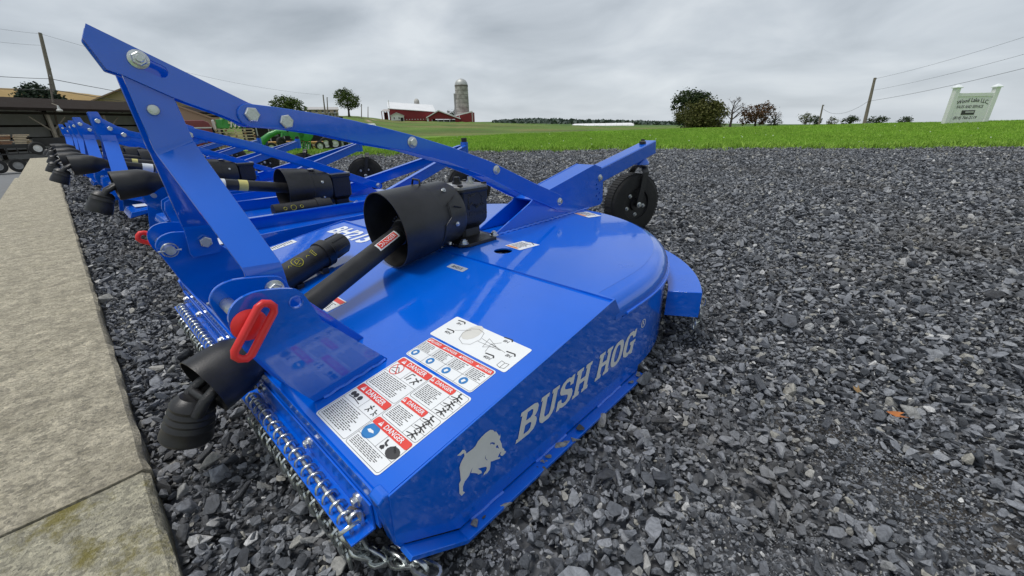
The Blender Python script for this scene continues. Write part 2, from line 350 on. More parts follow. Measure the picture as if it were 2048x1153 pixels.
# gravel lot sheet
lx = np.arange(-17, 12.01, .18); ly = np.arange(-.24, 21.6, .18)
LX, LY = np.meshgrid(lx, ly); lzv = lot_z(LX, LY)
bump = np.array([mnoise.noise(Vector((a*2.2, b*2.2, 1))) for a, b in zip(LX.ravel(), LY.ravel())]).reshape(LX.shape)*.012
ok = in_lot(LX.ravel(), LY.ravel()).reshape(LX.shape)
nl = len(lx); fs = []
for j in range(len(ly)-1):
    for i in range(nl-1):
        if ok[j, i] or ok[j+1, i+1] or ok[j, i+1] or ok[j+1, i]: fs.append((j*nl+i, j*nl+i+1, (j+1)*nl+i+1, (j+1)*nl+i))
me = bpy.data.meshes.new('gravel_bed'); me.from_pydata(np.stack([LX.ravel(), LY.ravel(), (lzv+bump-.034).ravel()], 1).tolist(), [], fs)
bm = bmesh.new(); bm.from_mesh(me); bmesh.ops.delete(bm, geom=[v for v in bm.verts if not v.link_faces], context='VERTS'); bm.to_mesh(me); bm.free()
gb = bpy.data.materials.new('gravel_fines'); gb.use_nodes = True; t = gb.node_tree; b = t.nodes['Principled BSDF']; b.inputs['Roughness'].default_value = .9
geo = N(t, 'ShaderNodeNewGeometry'); vo = N(t, 'ShaderNodeTexVoronoi', Scale=38, Randomness=1); t.links.new(geo.outputs['Position'], vo.inputs['Vector'])
n1 = N(t, 'ShaderNodeTexNoise', Scale=1.4, Detail=6); t.links.new(geo.outputs['Position'], n1.inputs['Vector'])
rv = N(t, 'ShaderNodeValToRGB'); t.links.new(vo.outputs['Color'], rv.inputs[0]); rv.color_ramp.elements[0].color = (.035, .037, .042, 1); rv.color_ramp.elements[1].color = (.22, .23, .25, 1)
mx = N(t, 'ShaderNodeMix', _data_type='RGBA'); r2 = N(t, 'ShaderNodeMapRange'); t.links.new(n1.outputs['Fac'], r2.inputs[0]); r2.inputs[1].default_value = .56; r2.inputs[2].default_value = .68; r2.inputs[4].default_value = .6
t.links.new(r2.outputs[0], mx.inputs[0]); t.links.new(rv.outputs[0], mx.inputs[6]); mx.inputs[7].default_value = (.085, .07, .05, 1); t.links.new(mx.outputs[2], b.inputs['Base Color'])
bn = N(t, 'ShaderNodeBump', Strength=1, Distance=.02); t.links.new(vo.outputs['Distance'], bn.inputs['Height']); t.links.new(bn.outputs[0], b.inputs['Normal'])
o = link('gravel_lot', me, gb); tag(o, 'grey gravel lot bed between concrete wall and lawn', None, kind='structure')

# crushed slate: many stones, one mass
stone_col = bpy.data.collections.new('stone_shapes')
sm_ = bpy.data.materials.new('crushed_slate'); sm_.use_nodes = True; t = sm_.node_tree; b = t.nodes['Principled BSDF']
oi = N(t, 'ShaderNodeObjectInfo'); rr = N(t, 'ShaderNodeValToRGB'); t.links.new(oi.outputs['Random'], rr.inputs[0]); cr = rr.color_ramp
cr.elements[0].position = 0; cr.elements[0].color = (.032, .035, .041, 1); cr.elements[1].position = 1; cr.elements[1].color = (.6, .6, .59, 1)
for p, c in ((.35, (.10, .108, .122)), (.7, (.22, .232, .255)), (.9, (.28, .29, .305)), (.965, (.32, .31, .27)), (.985, (.4, .4, .4))):
    q = cr.elements.new(p); q.color = (*c, 1)
tcn = N(t, 'ShaderNodeTexCoord'); n1 = N(t, 'ShaderNodeTexNoise', Scale=2.2, Detail=8, Roughness=.7, Distortion=1.2); t.links.new(tcn.outputs['Object'], n1.inputs['Vector'])
r2 = N(t, 'ShaderNodeMapRange'); t.links.new(n1.outputs['Fac'], r2.inputs[0]); r2.inputs[1].default_value = .35; r2.inputs[2].default_value = .7; r2.inputs[3].default_value = .6; r2.inputs[4].default_value = 1.7
vm = N(t, 'ShaderNodeVectorMath', _operation='SCALE'); t.links.new(rr.outputs[0], vm.inputs[0]); t.links.new(r2.outputs[0], vm.inputs['Scale'])
nd = N(t, 'ShaderNodeTexNoise', Scale=.9, Detail=5, Roughness=.6); t.links.new(oi.outputs['Location'], nd.inputs['Vector'])
rd_ = N(t, 'ShaderNodeMapRange'); t.links.new(nd.outputs['Fac'], rd_.inputs[0]); rd_.inputs[1].default_value = .5; rd_.inputs[2].default_value = .72; rd_.inputs[4].default_value = .55
md_ = N(t, 'ShaderNodeMix', _data_type='RGBA'); t.links.new(rd_.outputs[0], md_.inputs[0]); t.links.new(vm.outputs[0], md_.inputs[6]); md_.inputs[7].default_value = (.12, .108, .09, 1); t.links.new(md_.outputs[2], b.inputs['Base Color'])
b.inputs['Roughness'].default_value = .62; b.inputs['Specular IOR Level'].default_value = .45
bn = N(t, 'ShaderNodeBump', Strength=.35, Distance=.08); t.links.new(n1.outputs['Fac'], bn.inputs['Height']); t.links.new(bn.outputs[0], b.inputs['Normal'])
def stone_mesh(k):
    rg = np.random.default_rng(100+k); n = int(rg.integers(9, 15)); bm = bmesh.new()
    sx, sy, sz = rg.uniform(.75, 1.15), rg.uniform(.5, .85), rg.uniform(.26, .62)
    for _ in range(n):
        d = rg.normal(size=3); d /= np.linalg.norm(d); d *= rg.uniform(.82, 1)
        bm.verts.new((d[0]*sx*.5, d[1]*sy*.5, d[2]*sz*.5))
    r = bmesh.ops.convex_hull(bm, input=bm.verts); bmesh.ops.delete(bm, geom=[v for v in bm.verts if not v.link_faces], context='VERTS')
    bmesh.ops.bevel(bm, geom=bm.edges[:], offset=.03, segments=1, affect='EDGES', clamp_overlap=True)
    me = bpy.data.meshes.new('stone'); bm.to_mesh(me); bm.free(); me.materials.append(sm_); return me
NST = 26; STONES = [stone_mesh(k) for k in range(NST)]
for k, me in enumerate(STONES): stone_col.objects.link(bpy.data.objects.new('stone_%02d' % k, me))
dirt = [(on(u, v, 'Z', .02)[:2], r) for u, v, r in ((1690, 850, .09), (1790, 960, .13), (1900, 1010, .16), (1280, 655, .08), (1420, 610, .1), (1480, 1075, .1), (975, 1075, .06), (1180, 950, .05), (1650, 1130, .1))]
P, SC = [], []
def scatter(r0, r1, dens, s0, a0=R(62)):
    n = int(dens*a0*(r1*r1-r0*r0)); r = np.sqrt(RNG.uniform(r0*r0, r1*r1, n)); a = R(133.24)+RNG.uniform(-a0, a0, n)
    x = CAM[0]+r*np.cos(a); y = CAM[1]+r*np.sin(a)
    s = s0*np.exp(RNG.normal(0, .38, n)); k = in_lot(x, y) & (y > -.215)
    k &= ~((np.abs(x) < .76) & (y > .12) & (np.hypot(x, np.maximum(y-.97, 0)) < .78))
    for c, rr_ in dirt:
        q = (np.hypot(x-c[0], y-c[1])+RNG.normal(0, .04, n)) < rr_; s = np.where(q, s*.55, s)
    x, y, s = x[k], y[k], s[k]
    big = RNG.random(len(s)) < .02; s = np.where(big, np.minimum(s*1.7, .085), np.minimum(s, .075))
    z = lot_z(x, y)-.010+RNG.uniform(-.4, .55, len(s))*s
    mnd = .012*np.sin(x*5.1+1)*np.sin(y*4.3); z = z+mnd*sm(1.2, 2, np.hypot(x, y-.9))
    P.append(np.stack([x, y, z], 1)); SC.append(s)
scatter(.12, 3.2, 5200, .0275, R(92)); scatter(.12, 3.2, 4200, .015, R(92)); scatter(3.2, 7.5, 3000, .033, R(72)); scatter(7.5, 24, 850, .05, R(58))
for c, rr_ in dirt:                                              # fine chips in the worn patches
    m_ = int(16000*math.pi*rr_*rr_*1.6); a_ = RNG.uniform(0, 6.283, m_); q_ = np.sqrt(RNG.uniform(0, 1, m_))*rr_*1.25; s_ = .0085*np.exp(RNG.normal(0, .35, m_))
    xx = c[0]+q_*np.cos(a_); yy = c[1]+q_*np.sin(a_); P.append(np.stack([xx, yy, lot_z(xx, yy)-.014+RNG.uniform(-.3, 1.1, m_)*s_], 1)); SC.append(s_)
P = np.concatenate(P); SC = np.concatenate(SC); n = len(P)
def inst_cloud(name, pts, sc, rot, idx, coll, label):
    me = bpy.data.meshes.new(name); me.vertices.add(len(pts)); me.vertices.foreach_set('co', pts.astype(np.float32).ravel())
    for nm, ty, dat in (('scl', 'FLOAT', sc), ('rot', 'FLOAT_VECTOR', rot), ('idx', 'INT', idx)):
        a = me.attributes.new(nm, ty, 'POINT'); a.data.foreach_set('vector' if ty == 'FLOAT_VECTOR' else 'value', np.asarray(dat).astype(np.int32 if ty == 'INT' else np.float32).ravel())
    o = link(name, me); ng = bpy.data.node_groups.new(name, 'GeometryNodeTree')
    ng.interface.new_socket('Geometry', in_out='INPUT', socket_type='NodeSocketGeometry'); ng.interface.new_socket('Geometry', in_out='OUTPUT', socket_type='NodeSocketGeometry')
    gi = ng.nodes.new('NodeGroupInput'); go = ng.nodes.new('NodeGroupOutput'); ip = ng.nodes.new('GeometryNodeInstanceOnPoints'); ci = ng.nodes.new('GeometryNodeCollectionInfo')
    ci.inputs['Collection'].default_value = coll; ci.inputs['Separate Children'].default_value = True; ci.inputs['Reset Children'].default_value = True
    def na(nm, ty):
        q = ng.nodes.new('GeometryNodeInputNamedAttribute'); q.data_type = ty; q.inputs['Name'].default_value = nm; return q.outputs['Attribute']
    er = ng.nodes.new('FunctionNodeEulerToRotation'); ng.links.new(na('rot', 'FLOAT_VECTOR'), er.inputs[0])
    L = ng.links.new; L(gi.outputs[0], ip.inputs['Points']); L(ci.outputs[0], ip.inputs['Instance']); ip.inputs['Pick Instance'].default_value = True
    L(na('idx', 'INT'), ip.inputs['Instance Index']); L(er.outputs[0], ip.inputs['Rotation']); L(na('scl', 'FLOAT'), ip.inputs['Scale']); L(ip.outputs[0], go.inputs[0])
    md = o.modifiers.new('scatter', 'NODES'); md.node_group = ng
    return tag(o, label, None, kind='stuff')
rot = np.stack([RNG.normal(0, .5, n), RNG.normal(0, .5, n), RNG.uniform(0, 6.283, n)], 1)
inst_cloud('gravel', P, SC, rot, RNG.integers(0, NST, n), stone_col, 'loose crushed slate gravel covering the lot')

# lawn: tufts of grass along the near edge and over the crest
def tuft(k):
    rg = np.random.default_rng(500+k); b = MB()
    for _ in range(9):
        x, y = rg.normal(0, .045, 2); a = rg.uniform(0, 6.28); h = rg.uniform(.05, .12); w = .007; l = rg.normal(0, .035, 2)
        dx_, dy_ = math.cos(a)*w, math.sin(a)*w
        b.add([(x-dx_, y-dy_, -.01), (x+dx_, y+dy_, -.01), (x+dx_*.7+l[0]*.4, y+dy_*.7+l[1]*.4, h*.6), (x+l[0], y+l[1], h)], [(0, 1, 2), (0, 2, 3)])
    me = b.mesh('tuft'); me.materials.append(GRASS); return me
GRASS = bpy.data.materials.new('grass_blades'); GRASS.use_nodes = True; t = GRASS.node_tree; b = t.nodes['Principled BSDF']; b.inputs['Roughness'].default_value = .6
oi = N(t, 'ShaderNodeObjectInfo'); rr = N(t, 'ShaderNodeValToRGB'); t.links.new(oi.outputs['Random'], rr.inputs[0]); rr.color_ramp.elements[0].color = (.16, .32, .02, 1); rr.color_ramp.elements[1].color = (.36, .56, .07, 1); t.links.new(rr.outputs[0], b.inputs['Base Color'])
b.inputs['Transmission Weight'].default_value = 0
grass_col = bpy.data.collections.new('grass_shapes')
for k in range(6): grass_col.objects.link(bpy.data.objects.new('tuft_%d' % k, tuft(k)))
n = 150000; a = RNG.uniform(az_of(2200), az_of(470), n); r = np.sqrt(RNG.uniform(10.5**2, 30**2, n)); x = CAM[0]+r*np.cos(a); y = CAM[1]+r*np.sin(a)
ed = RNG.normal(0, .22, (2, n))*RNG.random((1, n))*2; k = ~in_lot(x+ed[0], y+ed[1]) & (y > 2); x, y = x[k], y[k]; n = len(x); r = r[k]
z = np.where(in_lot(x, y), lot_z(x, y)+.0, terrain(x, y))
inst_cloud('lawn_grass', np.stack([x, y, z], 1), RNG.uniform(.45, .95, n), np.stack([RNG.normal(0, .1, n), RNG.normal(0, .1, n), RNG.uniform(0, 6.28, n)], 1), RNG.integers(0, 6, n), grass_col, 'short bright green lawn grass beyond the gravel')

n = 2600; k_ = RNG.integers(3, 9, n); q = RNG.random(n); L0 = np.array(LOT)[k_]; L1 = np.array(LOT)[k_+1]; pe = L0+(L1-L0)*q[:, None]+RNG.normal(0, .28, (n, 2))*(.4+1.2*(np.sin(q*37+k_)[:, None] > .2))
inst_cloud('edge_weeds', np.stack([pe[:, 0], pe[:, 1], lot_z(pe[:, 0], pe[:, 1])-.005], 1), RNG.uniform(.6, 1.7, n), np.stack([RNG.normal(0, .15, n), RNG.normal(0, .15, n), RNG.uniform(0, 6.28, n)], 1), RNG.integers(0, 6, n), grass_col, 'ragged tufts of weeds along the edge of the gravel')
# white clover heads and dandelion clocks in the lawn
PUFF = mat('white_flower_head', (.75, .75, .72), .8); puff_col = bpy.data.collections.new('flower_shapes')
pb = MB().lathe((0, 0, .03), (0, 0, 1), [(0, .008), (.02, .028), (.04, .028), (.055, .008)], 8); pb.tube([(0, 0, -.05), (0, 0, .035)], .003, 4); pm_ = pb.mesh('flower'); pm_.materials.append(PUFF); puff_col.objects.link(bpy.data.objects.new('flower_0', pm_))
n = 170; a = RNG.uniform(az_of(2100), az_of(760), n); r = np.sqrt(RNG.uniform(13**2, 29**2, n)); x = CAM[0]+r*np.cos(a); y = CAM[1]+r*np.sin(a); k = ~in_lot(x, y); x, y = x[k], y[k]; n = len(x)
inst_cloud('lawn_flowers', np.stack([x, y, terrain(x, y)+.02], 1), RNG.uniform(.3, .75, n), np.zeros((n, 3)), np.zeros(n, int), puff_col, 'tiny white flower heads dotted over the lawn')

# road beyond the retaining wall
ASPH = mat('asphalt', (.17, .175, .18), .9, 0, 0, .18, 3, .4, 90)
b = MB(); xs = np.linspace(-46, 6, 53); ys = np.linspace(-9, -.62, 9)
XX, YY = np.meshgrid(xs, ys); ZZ = -.46-.024*np.maximum(0, -XX-2)+0*YY
nn = len(xs); b.add(list(zip(XX.ravel(), YY.ravel(), ZZ.ravel())), [(j*nn+i, j*nn+i+1, (j+1)*nn+i+1, (j+1)*nn+i) for j in range(len(ys)-1) for i in range(nn-1)])
o = b.build('road', ASPH); tag(o, 'grey asphalt drive below the concrete wall', None, kind='structure')

# ---------------------------------------------------------------- concrete retaining wall
CONC = mat('weathered_concrete', (.36, .33, .25), .92, 0, 0, .25, 22, .8, 260, col2=(.46, .425, .335))
def weather(m, lichen, streak):
    t = m.node_tree; b = t.nodes['Principled BSDF']; src = b.inputs['Base Color'].links[0].from_socket
    geo = N(t, 'ShaderNodeNewGeometry')
    vo = N(t, 'ShaderNodeTexVoronoi', Scale=150); t.links.new(geo.outputs['Position'], vo.inputs['Vector'])
    rv = N(t, 'ShaderNodeValToRGB'); t.links.new(vo.outputs['Color'], rv.inputs[0]); rv.color_ramp.elements[0].color = (.5, .5, .5, 1); rv.color_ramp.elements[1].color = (1.45, 1.42, 1.36, 1)
    mm = N(t, 'ShaderNodeMix', _data_type='RGBA', _blend_type='MULTIPLY'); mm.inputs[0].default_value = 1; t.links.new(src, mm.inputs[6]); t.links.new(rv.outputs[0], mm.inputs[7])
    mp = N(t, 'ShaderNodeMapping'); mp.inputs['Scale'].default_value = (7, 1.6, 1); t.links.new(geo.outputs['Position'], mp.inputs['Vector'])
    ns = N(t, 'ShaderNodeTexNoise', Scale=1.5, Detail=7, Roughness=.65); t.links.new(mp.outputs[0], ns.inputs['Vector'])
    rs = N(t, 'ShaderNodeMapRange'); t.links.new(ns.outputs['Fac'], rs.inputs[0]); rs.inputs[1].default_value = .45; rs.inputs[2].default_value = .72; rs.inputs[4].default_value = streak
    m2 = N(t, 'ShaderNodeMix', _data_type='RGBA'); t.links.new(rs.outputs[0], m2.inputs[0]); t.links.new(mm.outputs[2], m2.inputs[6]); m2.inputs[7].default_value = (.2, .18, .135, 1)
    nl_ = N(t, 'ShaderNodeTexNoise', Scale=7, Detail=9, Roughness=.75); t.links.new(geo.outputs['Position'], nl_.inputs['Vector'])
    rl = N(t, 'ShaderNodeMapRange'); t.links.new(nl_.outputs['Fac'], rl.inputs[0]); rl.inputs[1].default_value = .53; rl.inputs[2].default_value = .64; rl.inputs[4].default_value = lichen
    m3 = N(t, 'ShaderNodeMix', _data_type='RGBA'); t.links.new(rl.outputs[0], m3.inputs[0]); t.links.new(m2.outputs[2], m3.inputs[6]); m3.inputs[7].default_value = (.2, .17, .025, 1); t.links.new(m3.outputs[2], b.inputs['Base Color'])
weather(CONC, .06, .5)
CONC2 = mat('pale_lichened_concrete', (.42, .40, .31), .93, 0, 0, .22, 24, .9, 240); weather(CONC2, .85, .25)
wall = empty('retaining_wall', (-4, -.5, -.46), 'long weathered tan concrete retaining wall beside the mowers', 'wall')
def wall_section(x0, x1, y0, y1, zt, m, res=.026):
    b = MB(); xs = np.arange(x0, x1+1e-6, max(res, (x1-x0)/420)); prof = [(y1, -.75), (y1, zt-.2), (y1, zt-.06), (y1, zt-.012), (y1-.012, zt)]+[(y1-.012-(y1-y0-.024)*k/9, zt) for k in range(1, 9)]+[(y0+.012, zt), (y0, zt-.012), (y0, zt-.1), (y0, -.75)]
    rings = []
    for x in xs:
        ring = []
        for (y, z) in prof:
            q = mnoise.noise(Vector((x*9, y*9, z*9)))*(.007 if z > zt-.07 and (y > y1-.02 or y < y0+.02) else .003)+mnoise.noise(Vector((x*31, y*31, z*31)))*.0025+mnoise.noise(Vector((x*2, y*2, z*2)))*.005
            ring.append((x+4, y+.5+(q if abs(z-zt) > .01 else q*.4), z+.46+(q if z > zt-.02 else 0)))
        rings.append(ring)
    b.loft(rings, cap=True, closed=False)
    return b.build('wall_section', m, wall, 40)
wall_section(-10.9, .13, -.80, -.222, .05, CONC)
wall_section(.133, 3.2, -.80, -.226, .045, CONC2)
wall_section(-24, -10.92, -.86, -.30, -.09, CONC, .15)

# ================================================================ THE NEAR MOWER
B = .815; YG = .985; Z1, Z2 = .244, .36; Y1, Y2 = .064, .796
def deck_z(y): return Z1+(y-Y1)*(Z2-Z1)/(Y2-Y1) if y < Y2 else Z2+.012*(y-Y2)
mow = empty('rotary_mower', (0, 0, 0), 'blue rotary mower nearest the camera with silver boar decal and red pin handle', 'mower', 'blue mowers parked in a row')
# front panel
b = MB(); n = 8
ys = [Y1-.012, Y1-.004]+list(np.linspace(Y1+.006, Y2+.012, n)); top = [(y, deck_z(min(y, Y2-1e-6)) if i > 1 else (Z1-.012 if i == 0 else Z1-.003)) for i, y in enumerate(ys)]
poly = top+[(y, z-.005) for y, z in top[::-1]]
b.prism(poly, -B+.004, B-.004).build('front_panel', BLUE, mow, 30)
# rear top plate with the round hole, its rolled edge and the rear skirt
INS = .062
def path(off, y_start, k=40):
    r = B-.001-off+.004; P_ = [(r, y_start)]+[(r, YG)]
    P_ += [(r*math.cos(t_), YG+(r+.04)*math.sin(t_)) for t_ in np.linspace(0, math.pi, k)[1:-1]]
    return P_+[(-r, YG), (-r, y_start)]
outer = [(B-.002, Y2-.004)]+path(INS, .806)[0:]+[(-B+.002, Y2-.004)]
hole = [(.248+.036*math.cos(a_), .93+.036*math.sin(a_)) for a_ in np.linspace(0, 2*math.pi, 29)[:-1]]
v_, f_ = curve_mesh('top', [outer, hole])
b = MB(); vt = [(x_, y_, deck_z(max(y_, Y2+.001))+.004) for x_, y_, _ in v_]; b.add(vt, f_); b.add([(x_, y_, z_-.006) for x_, y_, z_ in vt], [g[::-1] for g in f_])
ring = [(x_, y_) for x_, y_ in hole]; k = len(ring)
b.add([(x_, y_, deck_z(y_)+.004) for x_, y_ in ring]+[(x_, y_, deck_z(y_)-.002) for x_, y_ in ring], [(i, (i+1) % k, (i+1) % k+k, i+k) for i in range(k)])
b.add([(B-.002, Y2-.004, deck_z(Y2)+.004), (-B+.002, Y2-.004, deck_z(Y2)+.004), (-B+.002, Y2-.004, deck_z(Y2)-.003), (B-.002, Y2-.004, deck_z(Y2)-.003)], [(0, 1, 2, 3)])
b.build('deck_plate', BLUE, mow)
b = MB(); prof = [(INS, 0.0035)]+[(INS*(1-math.sin(t_)), -.066*(1-math.cos(t_))) for t_ in np.linspace(.15, math.pi/2, 8)]
rings = [[(x_, y_, deck_z(max(y_, Y2+.001))+dz) for x_, y_ in path(off, .806)] for off, dz in prof]
b.loft([list(r_) for r_ in zip(*rings)], cap=False, closed=False).build('rolled_edge', BLUE, mow, 50)
b = MB(); rings = [[(x_, y_, z_ if z_ < .2 else deck_z(max(y_, .8))-.067) for x_, y_ in path(.004, .86)] for z_ in (.3, .045)]+[[(x_, y_, z_ if z_ < .2 else deck_z(max(y_, .8))-.067) for x_, y_ in path(.009, .86)] for z_ in (.045, .3)]
b.loft(rings, cap=False, closed=False).build('rear_skirt', BLUE, mow, 50)
b = MB(); b.tube([(x_*1.001, y_, deck_z(max(y_, .8))-.066) for x_, y_ in path(-.001, .87, 90)], .0045, 6).build('weld_bead', WELD, mow, 60)
# side panels and skids
PAN = [(Y1-.004, Z1-.002), (Y2, Z2+.004), (Y2+.006, Z2), (.852, .287), (1.02, .289), (1.0, .03), (.2, .03), (.078, .11), (.058, .13)]
for sx in (1, -1):
    xa, xb = (B-.004, B+.001) if sx > 0 else (-B-.001, -B+.004)
    MB().prism(PAN, xa, xb).build('side_panel', BLUE, mow, bevel=.0012)
    b = MB(); fl = [(.070, .112), (.198, .026), (1.0, .026), (1.0, .017), (.194, .017), (.064, .104)]
    b.prism(fl, B-.002 if sx > 0 else -B-.03, B+.032 if sx > 0 else -B+.002); b.build('skid', BLUE, mow, bevel=.0012)
    for y0, y1 in ((.23, .33), (.45, .58), (.74, .88)):
        MB().tube([(sx*(B+.001), y_, .027+.001*math.sin(y_*90)) for y_ in np.linspace(y0, y1, 14)], .0042, 6).build('weld_bead', WELD, mow, 60)
    gp = [(.040, .236), (.052, .246), (.066, .243), (.080, .11), (.070, .095), (.058, .12)]
    MB().prism(gp, sx*(B-.035), sx*(B-.002)).build('corner_gusset', BLUE, mow, bevel=.004)
# front lip
MB().box((-.785, .047, .15), (.785, .0515, .238)).build('front_lip', BLUE, mow, bevel=.001)
# front chain guards
def link_path(w, h, axis, c, k=5, tilt=0):
    P_ = []
    for j in range(k+1): a_ = math.pi*j/k; P_.append((w/2*math.cos(a_), h/2-w/2+w/2*math.sin(a_)))
    for j in range(k+1): a_ = math.pi+math.pi*j/k; P_.append((w/2*math.cos(a_), -(h/2-w/2)+w/2*math.sin(a_)))
    if axis == 'x': q = [Vector((0, p, z_)) for p, z_ in P_]
    else: q = [Vector((p, 0, z_)) for p, z_ in P_]
    return [v__ + Vector(c) for v__ in q]
CH = []
for k in range(3):
    rg = np.random.default_rng(40+k); b = MB(); b.ring(link_path(.028, .038, 'x', (0, 0, 0)), .0038, 6); z_ = -.032; sway = 0
    for j in range(3):
        sway += rg.normal(0, .003); b.ring(link_path(.026, .042, 'y' if j % 2 == 0 else 'x', (rg.normal(0, .002), -.004+sway, z_)), .0038, 5); z_ -= .033
    CH.append(b.mesh('chain', 60)); CH[-1].materials.append(CHAIN)
for sx in (1, -1):
    x0, x1 = sorted((sx*.13, sx*.771))
    b = MB(); b.prism([(-.002, .138), (-.002, .142), (.0425, .1435), (.0425, .2), (.0465, .2), (.0465, .139)], x0, x1); b.build('chain_plate', BLUE, mow, bevel=.001)
    MB().tube([(x0+.03,   .017, .1525), (x1-.035, .017, .1525)], .0048, 8).build('chain_rod', ZINC, mow, 40)
    n = 17
    for i in range(n):
        o = link('chain', CH[i % 3], None, mow, (x0+.05+(x1-x0-.105)*i/(n-1), .017, .1435)); o.rotation_euler = (0, random.uniform(-.06, .06), random.uniform(-.28, .28))
    for xx in (.2, .5, .72): bolt((sx*xx, .0425, .176), (0, -1, 0), 'small', mow)
MUD = mat('dried_mud', (.13, .115, .1), .95, 0, 0, .3, 40, .8, 120)
b = MB(); b.ring(link_path(.022, .05, 'x', (.748, .022, .157)), .0042, 6); b.ring([Vector((.741, .012, .150))+Vector((.02*math.cos(a_)*.5, .02*math.sin(a_), .012*math.cos(a_))) for a_ in np.linspace(0, 6.28, 12)[:-1]], .0042, 6); b.build('end_link', CHAIN, mow, 60)
b = MB(); pts = [tuple(on(u, v, 'Z', z_)) for u, v, z_ in ((693, 1068, .12), (712, 1085, .095), (722, 1102, .07), (738, 1106, .06), (758, 1118, .05), (778, 1108, .046), (800, 1122, .046), (822, 1120, .044), (842, 1134, .044), (864, 1144, .042))]
for i in range(len(pts)-1):
    a_, c_ = Vector(pts[i]), Vector(pts[i+1]); m_ = (a_+c_)/2; d_ = (c_-a_).normalized(); s_ = d_.cross(Vector((0, 0, 1))).normalized(); u_ = Vector((0, 0, 1)) if i % 2 else s_
    w_ = .014; h_ = .029; u_ = (u_-d_*u_.dot(d_)).normalized(); P_ = []
    for j in range(6): t_ = -math.pi/2+math.pi*j/5; P_.append(m_+d_*(h_-w_+w_*math.cos(t_))+u_*w_*math.sin(t_))
    for j in range(6): t_ = math.pi/2+math.pi*j/5; P_.append(m_+d_*(-(h_-w_)+w_*math.cos(t_))+u_*w_*math.sin(t_))
    b.ring(P_, .0050, 6)
b.build('loose_chain', CHAIN, mow, 60)
def rubble(name, p, r, m, parent, seed):
    bm = bmesh.new(); rg = np.random.default_rng(seed)
    for _ in range(26):
        d = rg.normal(size=3); d /= np.linalg.norm(d); bm.verts.new(np.array(p)+d*r*rg.uniform(.5, 1)*np.array([1, .8, .5]))
    bmesh.ops.convex_hull(bm, input=bm.verts); bmesh.ops.delete(bm, geom=[v for v in bm.verts if not v.link_faces], context='VERTS')
    me = bpy.data.meshes.new(name); bm.to_mesh(me); bm.free(); return link(name, me, m, parent)
rubble('mud_clump', (.715, .03, .15), .017, MUD, mow, 1); rubble('mud_clump', (.64, .022, .150), .010, MUD, mow, 2); rubble('mud_clump', (.735, .036, .152), .012, MUD, mow, 3)

def plate(name, splines, x0, x1, parent, bevel=0):                  # a flat plate in (y,z) with holes cut through
    v_, f_ = curve_mesh('p', splines, abs(x1-x0)/2); xc = (x0+x1)/2; bm = bmesh.new(); me = bpy.data.meshes.new(name); me.from_pydata([(xc+c_, a_, b_) for a_, b_, c_ in v_], [], f_)
    bm.from_mesh(me); bmesh.ops.remove_doubles(bm, verts=bm.verts, dist=1e-6); bmesh.ops.recalc_face_normals(bm, faces=bm.faces); bm.to_mesh(me); bm.free()
    return link(name, me, BLUE, parent)
def circ(y, z, r, k=20): return [(y+r*math.cos(a_), z+r*math.sin(a_)) for a_ in np.linspace(0, 2*math.pi, k+1)[:-1]]
# hitch plates (each lower hitch is a pair)
INNER = [(-.030, .48), (-.028, .500), (-.014, .518), (.008, .5265), (.030, .5275), (.100, .515), (.118, .505), (.13, .47), (.29, .27), (.06, .243), (.04, .28), (.005, .36), (-.012, .42)]
OUTER = [(-.031, .490), (-.026, .512), (-.010, .529), (.012, .5365), (.036, .537), (.090, .5255), (.108, .510), (.1315, .437), (.268, .252+.026), (.105, .2515), (.08, .252), (.027, .335), (-.008, .42), (-.026, .46)]
def round_off(P_, k, it=2):                                        # soften the first k corners of an outline
    head = list(P_[:k])
    for _ in range(it):
        q = [head[0]]
        for a_, b_ in zip(head[:-1], head[1:]): q += [(a_[0]*.75+b_[0]*.25, a_[1]*.75+b_[1]*.25), (a_[0]*.25+b_[0]*.75, a_[1]*.25+b_[1]*.75)]
        head = q+[head[-1]]
    return head+list(P_[k:])
INNER = round_off(INNER[-1:]+INNER[:-1], 9); OUTER = round_off(OUTER[-1:]+OUTER[:-1], 9)
